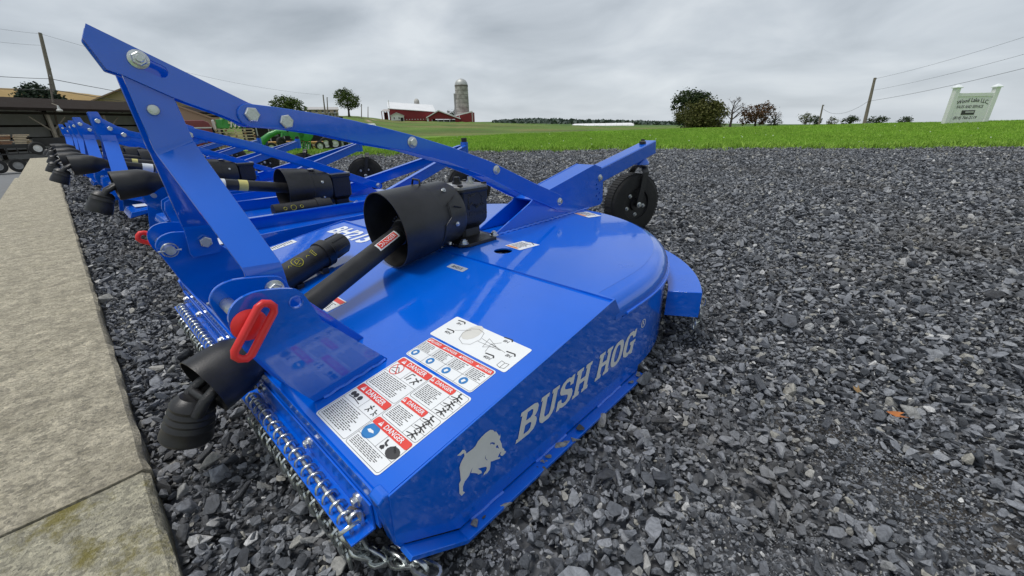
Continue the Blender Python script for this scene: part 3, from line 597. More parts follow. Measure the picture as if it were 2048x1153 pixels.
for sx in (1, -1):
    MB().prism(INNER, sx*.3205, sx*.3295).build('hitch_plate', BLUE, mow, bevel=.0018)
    plate('hitch_plate', [OUTER, circ(.09, .494, .0125)], sx*.4655, sx*.4745, mow)
    b = MB().box((.478, .09, .243), (.483, .28, .25)) if False else MB()
    b.tube([(sx*.476, y_, deck_z(y_)+.002+.0012*math.sin(y_*150)) for y_ in np.linspace(.1, .262, 40)], .0042, 6).build('weld_bead', WELD, mow, 60)
    pin = MB().tube([(sx*.285, 0, .478), (sx*.485, 0, .478)], .0142, 20); po = pin.build('hitch_pin', ZINC, mow, 40)
    cap = MB().lathe((sx*.474, 0, .478), (sx, 0, 0), [(0, .030), (.004, .0315), (.008, .027), (.012, .016), (.013, .004)], 24).build('pin_cap', RED, po, 50)
    hp = [(.0, -.052), (.004, -.0625), (.013, -.066), (.022, -.0625), (.026, -.052), (.026, .052), (.022, .0625), (.013, .066), (.004, .0625), (0, .052)]
    tl = R(-38 if sx > 0 else 60); b = MB(); w_ = Vector((0, math.cos(tl), math.sin(tl))); l_ = Vector((0, -math.sin(tl), math.cos(tl)))
    cc = Vector((sx*.500, .001, .472)); b.ring([cc+w_*(p-.013)*1.15+l_*q*.86 for p, q in hp], .0078, 8); b.build('pull_handle', RED, po, 60)
    rg_ = MB().ring([Vector((sx*.297, .021*math.cos(a_), .478+.021*math.sin(a_))) for a_ in np.linspace(0, 2*math.pi, 21)[:-1]], .0022, 6); rg_.tube([(sx*.297, -.03, .478), (sx*.297, .028, .474)], .0035, 8); rg_.build('linch_pin', ZINC, po, 60)
    bolt((sx*(.3297 if sx > 0 else .296), .095, .485), (1, 0, 0), 'nut' if sx > 0 else 'big', mow)
# rolled rim of the hole drilled near the top of the near outer plate
SLOT_SHADE = mat('painted_slot_shade', (.004, .005, .01), .8, 0, 0, .1, 5)  # near-black colour standing in for the shade inside the guard slot
b = MB(); b.ring([Vector((.4752, .09+.0132*math.cos(a_), .494+.0132*math.sin(a_))) for a_ in np.linspace(0, 2*math.pi, 25)[:-1]], .0014, 5); b.build('bore_rim', BLUE, mow, 60)
# mast straps: vertical tab, slanted middle, vertical head
def strap(sx, th=.0095):
    S_ = [((.052, .44), (.128, .44), .312), ((.046, .455), (.132, .455), .312), ((.050, .528), (.128, .524), .311), ((.048, .542), (.127, .536), .307), ((.0, .772), (.075, .800), .0565), ((-.003, .786), (.0745, .812), .0535), ((-.0155, .945), (.060, .916), .0535)]
    b = MB(); rings = []
    for (a_, c_, x_) in S_: rings.append([(sx*x_, *a_), (sx*x_, *c_), (sx*(x_-th), *c_), (sx*(x_-th), *a_)])
    b.loft(rings).build('mast_strap', BLUE, mow, 25, bevel=.0016)
    bolt((sx*.0535 if sx > 0 else -.044, .020, .868), (1, 0, 0), 'mid', mow) if sx < 0 else None
for sx in (1, -1): strap(sx)
b = MB().lathe((.0535, .018, .868), (1, 0, 0), [(0, .0118), (.006, .0118), (.008, .0105), (.0085, .004)], 24).build('pivot_pin', ZINC, mow, 40)
LEV = [tuple(on(u, v, 'X', .063)[1:]) for u, v in ((171, 47), (165, 76), (213, 139), (243, 149), (344, 194), (435, 227), (475, 243), (500, 254), (535, 256), (560, 240), (545, 222), (497, 206))]
plate('lever_plate', [LEV, strip([(.030, .958), (.052, .947)], .026)], .0545, .0630, mow)
MB().prism(LEV, .0060, .0145).build('lever_plate', BLUE, mow, bevel=.0016)
MB().prism([(-.0545, 1.004), (-.0495, 1.004), (-.031, .950), (-.0355, .946)], .0147, .0543).build('lever_bridge', BLUE, mow, bevel=.001)
MB().prism([(-.0445, 1.024), (-.0535, 1.004), (-.049, 1.0), (-.0405, 1.018)], .0147, .0543).build('lever_bridge', BLUE, mow)
bolt((.0635, .019, .967), (1, 0, 0), 'bignut', mow)
_be = [(500, 207.5, 254), (545, 213, 257), (592, 220, 262), (650, 229.5, 271), (700, 239, 282), (760, 253, 294), (820, 268.5, 304), (900, 293, 326), (980, 322, 357), (1060, 362, 397), (1116, 388, 421)]   # top and bottom edge of the near brace in the photograph
_bt = [on(u, a_, 'X', .0725) for u, a_, c_ in _be]; _bb = [on(u, c_, 'X', .0725) for u, a_, c_ in _be]
BR = [tuple((p[1:]+q[1:])/2) for p, q in zip(_bt, _bb)]; BRW = []
for k, (p, q) in enumerate(zip(_bt, _bb)):
    d_ = Vector(BR[min(k+1, len(BR)-1)])-Vector(BR[max(k-1, 0)]); BRW.append(abs((p[2]-q[2])*d_.x/d_.length))
for sx in (1, -1):
    pg = strip(BR, BRW[0], BRW[-1], wl=BRW); xf = [.0635 if sx > 0 else float(np.interp(q[0], [.35, 1.35], [-.004, -.0725])) for q in pg]
    MB().prism(pg, xf, [q+.009 for q in xf]).build('brace', BLUE, mow, bevel=.0016)
    if sx > 0:
        for (y_, z_), k_ in (((.209, .859), 'big'), ((.288, .842), 'big'), ((.68, .774), 'mid'), ((1.08, .65), 'mid'), ((1.53, .456), 'mid')): bolt((.0727, y_, z_), (1, 0, 0), k_, mow, spin=random.random())
# tail channel
TC = [(1.07, .371), (1.10, .371), (1.95, .379), (1.972, .40), (1.965, .50), (1.936, .592), (1.865, .612), (1.43, .516), (1.335, .492), (1.31, .476)]
for sx in (1, -1):
    plate('tail_channel', [TC]+[circ(y_, z_, .0065, 12) for y_, z_ in ((1.905, .475), (1.93, .448), (1.9, .436), (1.925, .412), (1.895, .50))], sx*.0545, sx*.0615, mow)
    MB().tube([(sx*.064, y_, deck_z(y_)+.006+.0015*math.sin(y_*160)) for y_ in np.linspace(1.09, 1.82, 160)], .0062, 6).build('weld_bead', WELD, mow, 60)
MB().prism([(1.36, .496), (1.43, .514), (1.865, .6105), (1.936, .590), (1.933, .584), (1.864, .6035), (1.432, .507), (1.362, .489)], -.0543, .0543).build('channel_top', BLUE, mow, bevel=.001)
MB().prism([(1.335, .49), (1.36, .498), (1.362, .489), (1.34, .482)], -.0543, .0543).build('channel_lip', BLUE, mow)
bolt((.0617, 1.925, .535), (1, 0, 0), 'mid', mow)
# tail arm, swivel, fork and wheel
def arm_box(y0, z0, y1, z1, h, x_):
    d = Vector((y1-y0, z1-z0)).normalized(); q = Vector((-d.y, d.x))*h/2
    return [(y0+q.x, z0+q.y), (y1+q.x, z1+q.y), (y1-q.x, z1-q.y), (y0-q.x, z0-q.y)]
MB().prism(arm_box(1.80, .510, 2.665, .668, .088, 0), -.0435, .0435).build('tail_arm', BLUE, mow, bevel=.007, seg=3)
MB().tube([(0, 2.545, .56), (0, 2.545, .575), (0, 2.545, .60)], [.056, .056, .036], 20).build('swivel_collar', BLUE, mow, 40)
b = MB().tube([(0, 2.545, .69), (0, 2.545, .705), (0, 2.545, .712)], [.022, .022, .014], 6); b.tube([(0, 2.545, .712), (0, 2.545, .722)], .012, 12); b.build('swivel_nut', CAST, mow, 40)
WC = Vector((-.03, 2.52, .297)); AX = Vector((.92, -.39, 0)).normalized(); FWD = Vector((.39, .92, 0)).normalized()
def fork(parent, WC, AX, FWD, top, r):
    b = MB(); hw = .075; w_ = .024
    pth = [(-hw, -.012), (-hw, .12), (-hw+.004, r+.01), (-hw+.03, r+.038), (0, r+.046), (hw-.03, r+.038), (hw-.004, r+.01), (hw, .12), (hw, -.012)]
    rings = []
    for i, (a_, z_) in enumerate(pth):
        sc_ = 1. if abs(z_) > .15 else .85; tilt = FWD*(.04*(z_/r))
        nrm = Vector((AX.x*(1 if a_ > 0 else -1), AX.y*(1 if a_ > 0 else -1), 0)) if z_ < r+.02 else Vector((0, 0, 1)); t_ = .006
        p0 = WC+AX*a_+Vector((0, 0, z_))+tilt
        rings.append([p0+FWD*w_*sc_+nrm*t_, p0-FWD*w_*sc_+nrm*t_, p0-FWD*w_*sc_-nrm*t_, p0+FWD*w_*sc_-nrm*t_])
    b.loft(rings); o_ = b.build('fork', CAST, parent, 40)
    MB().tube([WC+AX*-.09, WC+AX*.09], .010, 10).build('axle', CAST, o_)
    x_, y_ = frame(AX); q = link('axle_nut', BOLT['mid'], None, o_); m_ = basis(WC+AX*.082, x_, y_)
    if (m_.to_3x3() @ Vector((0, 0, 1))).dot(AX) < 0: m_ = basis(WC+AX*.082, y_, x_)
    q.matrix_local = m_; return o_
def wheel(parent, WC, AX, r, w):
    prof = [(-w/2, r*.52), (-w/2, r*.86), (-w/2+.006, r*.93), (-w/2+.018, r*.985), (0, r), (w/2-.018, r*.985), (w/2-.006, r*.93), (w/2, r*.86), (w/2, r*.52)]
    wh = MB().lathe(WC, AX, prof, 48, closed_prof=True).build('tail_wheel', RUB, parent, 40)
    x_, y_ = frame(AX); b = MB(); n = 64                                       # laminated tread: slabs of tyre carcass
    for i in range(n):
        a_ = 2*math.pi*i/n; rd = x_*math.cos(a_)+y_*math.sin(a_); tg = AX.cross(rd).normalized(); hw = w/2-.012; ra = r*(1.004+.012*random.random())
        q = [WC+rd*(r*.95)+tg*s1*.0078*(1+.1*random.random())+AX*s2*hw for s1, s2 in ((-1, -1), (1, -1), (1, 1), (-1, 1))]+[WC+rd*ra+tg*s1*.0078+AX*s2*hw*.96 for s1, s2 in ((-1, -1), (1, -1), (1, 1), (-1, 1))]
        b.add(q, [(0, 3, 2, 1), (4, 5, 6, 7), (0, 1, 5, 4), (1, 2, 6, 5), (2, 3, 7, 6), (3, 0, 4, 7)])
    b.build('tread', RUB, wh)
    MB().lathe(WC, AX, [(-w*.36, .02), (-w*.38, r*.5), (-w*.46, r*.52), (-w*.46, r*.545), (w*.46, r*.545), (w*.46, r*.52), (w*.38, r*.5), (w*.36, r*.22), (w*.5, r*.2), (w*.5, .02)], 32).build('rim', CAST, wh, 40)
    for i in range(5):
        a_ = 2*math.pi*i/5+.4; p = WC+(x_*math.cos(a_)+y_*math.sin(a_))*r*.36+AX*w*.375; q = link('wheel_bolt', BOLT['small'], None, wh); m_ = basis(p, x_, y_)
        if (m_.to_3x3() @ Vector((0, 0, 1))).dot(AX) < 0: m_ = basis(p, y_, x_)
        q.matrix_local = m_
    return wh
wheel(mow, WC, AX, .205, .105); fork(mow, WC, AX, FWD, .56, .205)
# rear chain guard
b = MB(); a0, a1 = R(20), R(160); K = 40
def arc(r, z): return [(r*math.cos(t_), YG+r*math.sin(t_), z) for t_ in np.linspace(a0, a1, K)]
b.loft([list(q) for q in zip(arc(.832, .232), arc(.948, .243), arc(.950, .240), arc(.950, .150), arc(.945, .150), arc(.945, .236), arc(.832, .226))], cap=True, closed=True)
b.build('rear_chain_guard', BLUE, mow, 40, bevel=.001)
for a_ in (a0, a1):
    d = Vector((math.cos(a_), math.sin(a_), 0)); q = Vector((0, YG, 0)); nr_ = Vector((-d.y, d.x, 0))*(.003 if a_ == a0 else -.003)
    pts = [q+d*.831+Vector((0, 0, .134)), q+d*.949+Vector((0, 0, .143)), q+d*.949+Vector((0, 0, .242)), q+d*.831+Vector((0, 0, .231))]
    MB().add([p for p in pts]+[p-nr_ for p in pts], [(0, 1, 2, 3), (7, 6, 5, 4), (0, 4, 5, 1), (1, 5, 6, 2), (2, 6, 7, 3), (3, 7, 4, 0)]).build('guard_end', BLUE, mow)
    pt = [q+d*r_-nr_*-.15+Vector((0, 0, z_))+nr_*-.0 for r_, z_ in ((.895, .178), (.94, .181), (.94, .197), (.895, .195))]
    if a_ == a0: MB().add([p-Vector((-d.y, d.x, 0))*.0014 for p in pt], [(0, 1, 2, 3)]).build('guard_slot_shade', SLOT_SHADE, mow)  # flat dark quad: the slot's inner shade painted on, no opening cut
for i in range(22):
    t_ = a0+.03+(a1-a0-.06)*i/21
    if t_ > R(95): break
    o = link('chain', CH[i % 3], None, mow, (.957*math.cos(t_), YG+.957*math.sin(t_), .195)); o.rotation_euler = (0, 0, t_-math.pi/2+random.uniform(-.3, .3))
# gearbox
gx = MB(); 
def rrect(hx, hy, c, z, cy):
    return [(hx-c, cy-hy, z), (hx, cy-hy+c, z), (hx, cy+hy-c, z), (hx-c, cy+hy, z), (-hx+c, cy+hy, z), (-hx, cy+hy-c, z), (-hx, cy-hy+c, z), (-hx+c, cy-hy, z)]
GY = .952
gx.loft([rrect(.052, .052, .012, .378, GY), rrect(.050, .050, .012, .425, GY), rrect(.070, .072, .016, .448, GY), rrect(.076, .078, .018, .462, GY), rrect(.078, .080, .018, .575, GY), rrect(.081, .083, .018, .578, GY), rrect(.081, .083, .018, .590, GY)])
gx = gx.build('gearbox', CAST, mow, 30, bevel=.0025)
MB().loft([rrect(.112, .108, .03, .3665, GY), rrect(.112, .108, .03, .380, GY), rrect(.075, .075, .02, .386, GY), rrect(.060, .060, .014, .392, GY)]).build('base_flange', CAST, gx, 30, bevel=.002)
for x_ in (-.09, .09):
    for y_ in (-.086, .086): bolt((x_, GY+y_, .3805), (0, 0, 1), 'nut', gx)
MB().loft([rrect(.079, .081, .018, .5905, GY), rrect(.079, .081, .018, .598, GY), rrect(.074, .076, .016, .601, GY)]).build('top_cover', COVER, gx, 30)
for x_ in (-.06, .062):
    for y_ in (-.064, .064): MB().box((x_-.008, GY+y_-.008, .600), (x_+.008, GY+y_+.008, .608)).build('cover_bolt', CAST, gx, bevel=.001)
MB().tube([(-.01, GY-.02, .60), (-.01, GY-.02, .612), (-.01, GY-.02, .6125), (-.01, GY-.02, .63)], [.02, .02, .014, .014], 8).build('filler_plug', CAST, gx, 40)
MB().tube([(.02, GY+.025, .60), (.02, GY+.025, .612), (.02, GY+.025, .6125), (.02, GY+.025, .63)], [.017, .017, .011, .011], 6).build('breather', ZINC, gx, 40)
MB().box((-.06, GY-.062, .6012), (.01, GY-.04, .602)).build('data_plate', WHITE, gx)
# lettering and boar outline cast on the gearbox side
v_, f_ = text('BUSH HOG', .0245, .02); b = MB().add(v_, f_, basis((.0786, GY+.0, .487), (0, 1, 0), (0, 0, 1)))
EMB = mat('cast_relief_paint', (.022, .022, .024), .3, 0, .2, .2, 10); b.build('cast_lettering', EMB, gx)
# PTO shield (bell), hollow
P0 = Vector((0, .575, .474)); P1 = Vector((0, .872, .504)); AXB = (P1-P0).normalized(); LB = (P1-P0).length
prof = [(LB, .03), (LB, .112), (LB-.02, .122), (LB*.62, .127), (LB*.60, .131), (LB*.56, .131), (LB*.54, .134), (0.01, .1405), (0, .1405), (0, .1370), (LB*.5, .130), (LB-.02, .118), (LB-.012, .03)]
bell = MB().lathe(P0, AXB, prof, 56, closed_prof=True).build('shaft_shield', BLK, mow, 35)
for a_, k in ((R(-10), .8), (R(55), .75), (R(-62), .82)):
    rd = Vector((math.cos(a_), 0, math.sin(a_))); bolt(P0+AXB*LB*k+rd*.1245, rd, 'tiny', bell)
MB().tube([P0+AXB*LB*.52+Vector((.02, 0, .131)), P0+AXB*LB*.52+Vector((.02, 0, .15)), P0+AXB*LB*.52+Vector((-.02, 0, .152)), P0+AXB*LB*.52+Vector((-.03, 0, .129))], .004, 6).build('latch_loop', CAST, bell, 60)
b = MB()
for (s0, s1) in ((((.70, 5), (.70, 28)), ((.70, 28), (.80, 34))), (((.80, 34), (.86, 40)), ((.70, 5), (.60, -5))), (((.6, -5), (.58, -40)), ((.9, 16), (.78, 22)))):
    for (k, g) in (s0, s1): pass
    for q in (s0, s1):
        pts = []
        for t_ in np.linspace(0, 1, 6):
            k = q[0][0]+(q[1][0]-q[0][0])*t_; g = R(q[0][1]+(q[1][1]-q[0][1])*t_); r_ = np.interp(k*LB, [0, LB*.54, LB*.6, LB-.02], [.1405, .134, .131, .122])+.001
            pts.append(P0+AXB*k*LB+Vector((math.cos(g)*r_, 0, math.sin(g)*r_)))
        b.tube(pts, .0022, 5)
b.build('moulded_ribs', BLK, bell, 60)
# drive shaft: tube, joint inside the shield, front cone and yoke
T0 = Vector((.004, .665, .468)); T1 = Vector((.158, .112, .302)); dT = (T1-T0).normalized()
sh = MB().tube([T0, T0+dT*.02, T1], [.034, .0345, .0345], 28).build('drive_shaft', BLK, mow, 40)
MB().lathe(T0-dT*.085, dT, [(0, .03), (.01, .05), (.05, .058), (.075, .056), (.078, .050), (.105, .048), (.108, .044), (.14, .038)], 28).build('joint_collar', BLK, sh, 40)
b = MB(); x_, y_ = frame(dT)
for i in range(22):
    a_ = 2*math.pi*i/22; rd = x_*math.cos(a_)+y_*math.sin(a_); b.tube([T0+dT*-.03+rd*.057, T0+dT*.01+rd*.0565], .004, 5)
b.build('collar_ribs', BLK, sh, 60)
MB().tube([(0, .86, .502), (0, .70, .487)], .03, 16).build('input_yoke', CAST, sh, 40)
CA = Vector((.186, .058, .285)); CB = Vector(on(408, 775, 'X', .215)); dC = (CB-CA).normalized(); LC = (CB-CA).length
MB().tube([T1-dT*.01, T1*.4+CA*.6, CA+dC*.02], [.034, .036, .04], 20).build('shaft_neck', BLK, sh, 60)
MB().lathe(CA, dC, [(-.012, .030), (0, .044), (.03, .0605), (.05, .069), (LC*.55, .0735), (LC, .0775), (LC, .0745), (LC*.5, .070), (.02, .05), (.01, .03)], 36, closed_prof=True).build('shaft_cone', BLK, sh, 35)
CE = CB+dC*-.02
yk = MB()
for s_ in (-1, 1):
    sd = dC.cross(Vector((0, 0, 1))).normalized()*s_
    yk.tube([CE-dC*.04+sd*.01, CE+sd*.034, CE+dC*.04+sd*.036+Vector((0, 0, -.012)), CE+dC*.062+sd*.03+Vector((0, 0, -.035))], [.018, .014, .013, .014], 8)
yk.tube([CE+dC*.035-dC.cross(Vector((0, 0, 1)))*.04+Vector((0, 0, -.01)), CE+dC*.035+dC.cross(Vector((0, 0, 1)))*.04+Vector((0, 0, -.01))], .011, 10)
yk.build('joint_yoke', CAST, sh, 50)
EA = Vector((.205, -.100, .222)); EB = Vector((.198, -.136, .135)); dE = (EB-EA).normalized(); LE = (EB-EA).length
MB().lathe(EA, dE, [(-.01, .03), (0, .042), (.012, .0475), (.02, .045), (.03, .049), (.036, .047), (.046, .051), (.052, .049), (.064, .053), (.07, .051), (.085, .054), (LE, .055), (LE+.006, .052), (LE+.006, .02)], 32).build('coupler_boot', BLK, sh, 30)
b = MB(); lab = [];  x_, y_ = frame(dT)
def tube_patch(t0, t1, g0, g1, r, m, name, parent, n=8):
    b = MB(); rows = []
    for t_ in np.linspace(t0, t1, 4): rows.append([T0+dT*t_+(x_*math.cos(g)+y_*math.sin(g))*r for g in np.linspace(g0, g1, n)])
    b.loft([list(q) for q in rows], cap=False, closed=False); return b.build(name, m, parent, 60)
def ang_on_tube(vec): 
    vec = Vector(vec); return math.atan2(vec.dot(y_), vec.dot(x_))
gc = ang_on_tube((.75, -.25, .62))
lb = tube_patch(.075, .18, gc-.42, gc+.42, .0349, WHITE, 'warning_label', sh); tube_patch(.082, .173, gc-.30, gc+.34, .0352, LRED, 'header_bar', lb)
v_, f_ = text('DANGER', .02, .01); 
sgt = 1 if (-x_*math.sin(gc)+y_*math.cos(gc)).z > 0 else -1
b = MB().add([tuple(T0+dT*(.1275-a_)+(x_*math.cos(gc+sgt*b_/.0353)+y_*math.sin(gc+sgt*b_/.0353))*.0355) for a_, b_, _ in v_], f_); b.build('lettering', LWHITE, lb)
# manual canister
c0 = Vector(on(548, 570, 'X', -.20)); c1 = Vector(on(688, 483, 'X', -.30)); dK = (c1-c0).normalized(); LK = (c1-c0).length; RK = .047
can = MB().lathe(c0, dK, [(-.02, .03), (-.012, RK), (LK*.62, RK), (LK*.62+.002, RK+.006), (LK*.72, RK+.007), (LK*.74, RK-.002), (LK*.76, RK-.003), (LK-.012, RK-.005), (LK-.004, RK-.010), (LK, RK-.02), (LK, .005)], 36).build('manual_canister', BLK, mow, 35)
x_, y_ = frame(dK); b = MB()
for i in range(7):
    g = 2*math.pi*i/7; rd = x_*math.cos(g)+y_*math.sin(g); b.tube([c0+dK*LK*.78+rd*(RK-.0035), c0+dK*(LK-.012)+rd*(RK-.006)], .003, 5)
b.build('cap_ribs', BLK, can, 60)
for k in (.25, .6): 
    p_ = c0+dK*LK*k; MB().box((p_.x-.045, p_.y-.012, deck_z(p_.y)), (p_.x+.045, p_.y+.012, max(deck_z(p_.y)+.01, p_.z-RK*.75))).build('canister_bracket', CAST, can)
gcv = Vector((.62, -.55, .55)); g0 = math.atan2(gcv.dot(y_), gcv.dot(x_)); b = MB()
def cyl_pt(s_, h_): g = g0+h_/RK; return c0+dK*s_+(x_*math.cos(g)+y_*math.sin(g))*(RK+.0008)
sg = -1
for cx_, r_ in ((.10, .020),): b.ring([cyl_pt(cx_+r_*math.cos(a_), sg*r_*math.sin(a_)) for a_ in np.linspace(0, 2*math.pi, 25)[:-1]], .0011, 4)
for pts in ([(.09, -.008), (.095, .008), (.105, .010), (.11, 0), (.1, -.004), (.09, -.008)], [(.094, -.012), (.106, -.012)], [(.138, -.004), (.145, .003), (.152, -.004)], [(.168, -.015), (.168, .006), (.176, .006), (.176, -.015), (.168, -.015)], [(.164, .008), (.180, .014), (.178, .006)], [(.058, -.004), (.065, .003), (.072, -.004)]):
    b.tube([cyl_pt(s_, sg*h_) for s_, h_ in pts], .0010, 4)
b.build('pictogram', YEL, can)

# ---------------------------------------------------------------- decals of the near mower
sl = Vector((0, Y2-Y1, Z2-Z1)).normalized()
def on_deck(x, y, lift=.0008):
    nrm = Vector((0, -sl.z, sl.y)); return Vector((x, y, deck_z(y)))+nrm*lift
def deck_basis(x, y, lift): return basis(on_deck(x, y, lift), (1, 0, 0), sl)
def rrect2(w, h, r, k=4):
    P_ = []
    for cx_, cy_, a0_ in ((w-r, r, -90), (w-r, h-r, 0), (r, h-r, 90), (r, r, 180)):
        for j in range(k+1): a_ = R(a0_+90*j/k); P_.append((cx_+r*math.cos(a_), cy_+r*math.sin(a_), 0))
    return P_
def flat(name, polys, m, mtx, parent):
    b = MB()
    for p in polys: b.add([(q[0], q[1], 0) for q in p], [tuple(range(len(p)))], mtx)
    return b.build(name, m, parent)
def rect(x, y, w, h): return [(x, y), (x+w, y), (x+w, y+h), (x, y+h)]
def smallprint(x, y, w, h, rows, rg, fill=.9):
    out = []; ph = h/rows
    for r_ in range(rows):
        cx_ = x; end = x+w*(fill if r_ % 4 else .97)*rg.uniform(.8, 1)
        while cx_ < end-.004:
            ww = min(rg.uniform(.004, .014), end-cx_); out.append(rect(cx_, y+h-(r_+.78)*ph, ww, ph*.42)); cx_ += ww+.0022
    return out
def lines(polys, w):                                                # thin strokes
    out = []
    for p in polys:
        for (a_, b_), (c_, d_) in zip(p[:-1], p[1:]):
            q = Vector((c_-a_, d_-b_)); L_ = q.length
            if L_ < 1e-6: continue
            s_ = Vector((-q.y, q.x))/L_*w/2; out.append([(a_+s_.x, b_+s_.y), (c_+s_.x, d_+s_.y), (c_-s_.x, d_-s_.y), (a_-s_.x, b_-s_.y)])
    return out
rg = np.random.default_rng(3)
def text_on(name, body, size, x, y, m, mtx, parent, bold=.0, sx=1., shear=0.):
    v_, f_ = text(body, size, bold, shear, 'CENTER', sx); return MB().add([(a_+x, b_+y, 0) for a_, b_, c_ in v_], f_, mtx).build(name, m, parent)
def label_base(x, y, w, h, r=.008):
    return flat('warning_label', [rrect2(w, h, r)], WHITE, deck_basis(x, y, .0008), mow), [deck_basis(x, y, .0008+.0004*k) for k in (1, 2, 3)]
def tri(x, y, s): return [(x-s*.6, y-s*.45), (x+s*.6, y-s*.45), (x, y+s*.6)]
def person(x, y, s, lean):                                          # falling / struck figure pictogram
    d = [[(x-.3*s, y-.5*s), (x-.05*s, y-.1*s), (x+lean*s, y+.3*s)], [(x-.05*s, y-.1*s), (x+.3*s, y-.4*s)], [(x+lean*s*.6, y+.15*s), (x+.45*s, y+.1*s)], [(x+lean*s*.6, y+.15*s), (x-.3*s, y+.3*s)]]
    return lines(d, s*.14)+[[(x+lean*s*1.25+.13*s*math.cos(a_), y+.45*s+.13*s*math.sin(a_)) for a_ in np.linspace(0, 6.28, 9)[:-1]]]
def danger_panel(lab, mts, x, y, w, h, hd, pic, side=False, seed=0):
    # panel outline
    fr = rrect2(w, h, .006); fr = [(p[0]+x, p[1]+y) for p in fr]; flat('panel_frame', lines([fr+[fr[0]]], .0008), INK, mts[0], lab)
    pw = .045 if side else 0
    flat('header_bar', [[(p[0]+x, p[1]+y+h-hd) for p in rrect2(w-pw*.95, hd, .005)]], LRED, mts[1], lab)
    cx_ = x+(w-pw)/2; fs_ = min(hd*.9, (w-pw)*.178); tx = cx_-fs_*2.35
    text_on('lettering', 'DANGER', fs_, cx_+fs_*.45, y+h-hd/2, LWHITE, mts[2], lab, .012)
    flat('alert_triangle', [tri(tx, y+h-hd/2, fs_*.68)], LWHITE, mts[2], lab)
    flat('alert_mark', [rect(tx-.001, y+h-hd*.62, .002, fs_*.36)], LRED, mts[2] @ Matrix.Translation((0, 0, .0003)), lab)
    if side:
        ph = (h-.004)/3; pics = []
        for k in range(3):
            yy = y+.002+ph*k; pics += lines([[(x+w-pw, yy), (x+w, yy)], [(x+w-pw, y), (x+w-pw, y+h)]], .0007) if k else lines([[(x+w-pw, y), (x+w-pw, y+h)]], .0007)
            pics += person(x+w-pw*.5, yy+ph*.5, pw*.5, .25-.2*k)
            pics += lines([[(x+w-pw*.9, yy+ph*.25), (x+w-pw*.55, yy+ph*.4), (x+w-pw*.15, yy+ph*.2)]], .0022)
        flat('pictogram', pics, INK, mts[0], lab)
        flat('small_print', smallprint(x+.006, y+.006, w-pw-.012, h-hd-.012, int((h-hd)/.0050), rg), INK, mts[0], lab)
    else:
        tp = h-hd-pic; flat('small_print', smallprint(x+.006, y+.005, w-.012, tp-.009, int(tp/.0050), rg), INK, mts[0], lab)
        yy = y+tp; pics = lines([[(x, yy), (x+w, yy)], [(x+w*.52, yy), (x+w*.52, yy+pic)]], .0007); s_ = pic
        if seed == 0:
            pics += person(x+w*.82, yy+s_*.5, s_*.7, .3)+lines([[(x+w*.58, yy+s_*.2), (x+w*.60, yy+s_*.85), (x+w*.7, yy+s_*.85)], [(x+w*.64, yy+s_*.2), (x+w*.68, yy+s_*.55)]], .0028)
            flat('prohibition_sign', lines([[(x+w*.2+.018*math.cos(a_), yy+s_*.5+.018*math.sin(a_)) for a_ in np.linspace(0, 6.29, 18)], [(x+w*.2-.013, yy+s_*.5+.013), (x+w*.2+.013, yy+s_*.5-.013)]], .002), LRED, mts[1], lab)
            pics += lines([[(x+w*.08, yy+s_*.4), (x+w*.2, yy+s_*.7), (x+w*.33, yy+s_*.35)], [(x+w*.12, yy+s_*.25), (x+w*.3, yy+s_*.25)]], .002)
        elif seed == 1:
            pics += person(x+w*.72, yy+s_*.5, s_*.6, .1)+person(x+w*.9, yy+s_*.45, s_*.5, -.2)
            for q in (.1, .2, .33): pics.append([(x+w*q+.007*math.cos(a_), yy+s_*.6+.007*math.sin(a_)) for a_ in np.linspace(0, 6.28, 9)[:-1]])
            pics += lines([[(x+w*.06, yy+s_*.3), (x+w*.25, yy+s_*.35), (x+w*.45, yy+s_*.25)]], .002)
        else:
            flat('manual_symbol', [[(x+w*.17+.020*math.cos(a_), yy+s_*.52+.019*math.sin(a_)) for a_ in np.linspace(0, 6.28, 21)[:-1]]], LBLUE, mts[0], lab)
            flat('manual_symbol_white', [[(x+w*.17-.010, yy+s_*.45), (x+w*.17, yy+s_*.38), (x+w*.17+.012, yy+s_*.5), (x+w*.17+.006, yy+s_*.62), (x+w*.17-.006, yy+s_*.6)]], WHITE, mts[1], lab)
            pics += [[(x+w*.86+.018*math.cos(a_), yy+s_*.42+.013*math.sin(a_)) for a_ in np.linspace(0, 6.28, 15)[:-1]]]
            pics += lines([[(x+w*.78, yy+s_*.8), (x+w*.9, yy+s_*.5)], [(x+w*.58, yy+s_*.85), (x+w*.6, yy+s_*.55), (x+w*.68, yy+s_*.5)], [(x+w*.58, yy+s_*.2), (x+w*.66, yy+s_*.2), (x+w*.62, yy+s_*.4), (x+w*.58, yy+s_*.2)]], .0045)
        flat('pictogram', pics, INK, mts[0], lab)
lab, mts = label_base(.505, Y1+.003, .260, .235)
W_, H_ = .260, .235; g = .004; hw = (W_-3*g)/2
danger_panel(lab, mts, g, g, hw, .118-g, .020, .032, seed=1)
danger_panel(lab, mts, g, .118+g, hw, H_-.118-2*g, .020, .034, seed=0)
danger_panel(lab, mts, g*2+hw, g, hw, .083-g, .018, .031, seed=2)
danger_panel(lab, mts, g*2+hw, .083+g, hw, .066, .018, 0, True)
danger_panel(lab, mts, g*2+hw, .155+g, hw, H_-.155-2*g, .018, 0, True)
lab, mts = label_base(.498, .307, .250, .085); q = .250/4
fr = [(p[0]+.003, p[1]+.003) for p in rrect2(.244, .079, .006)]; flat('panel_frame', lines([fr+[fr[0]]]+[[(q*k, .003), (q*k, .068)] for k in (1, 2, 3)]+[[(.003, .033), (.247, .033)]], .0008), INK, mts[0], lab)
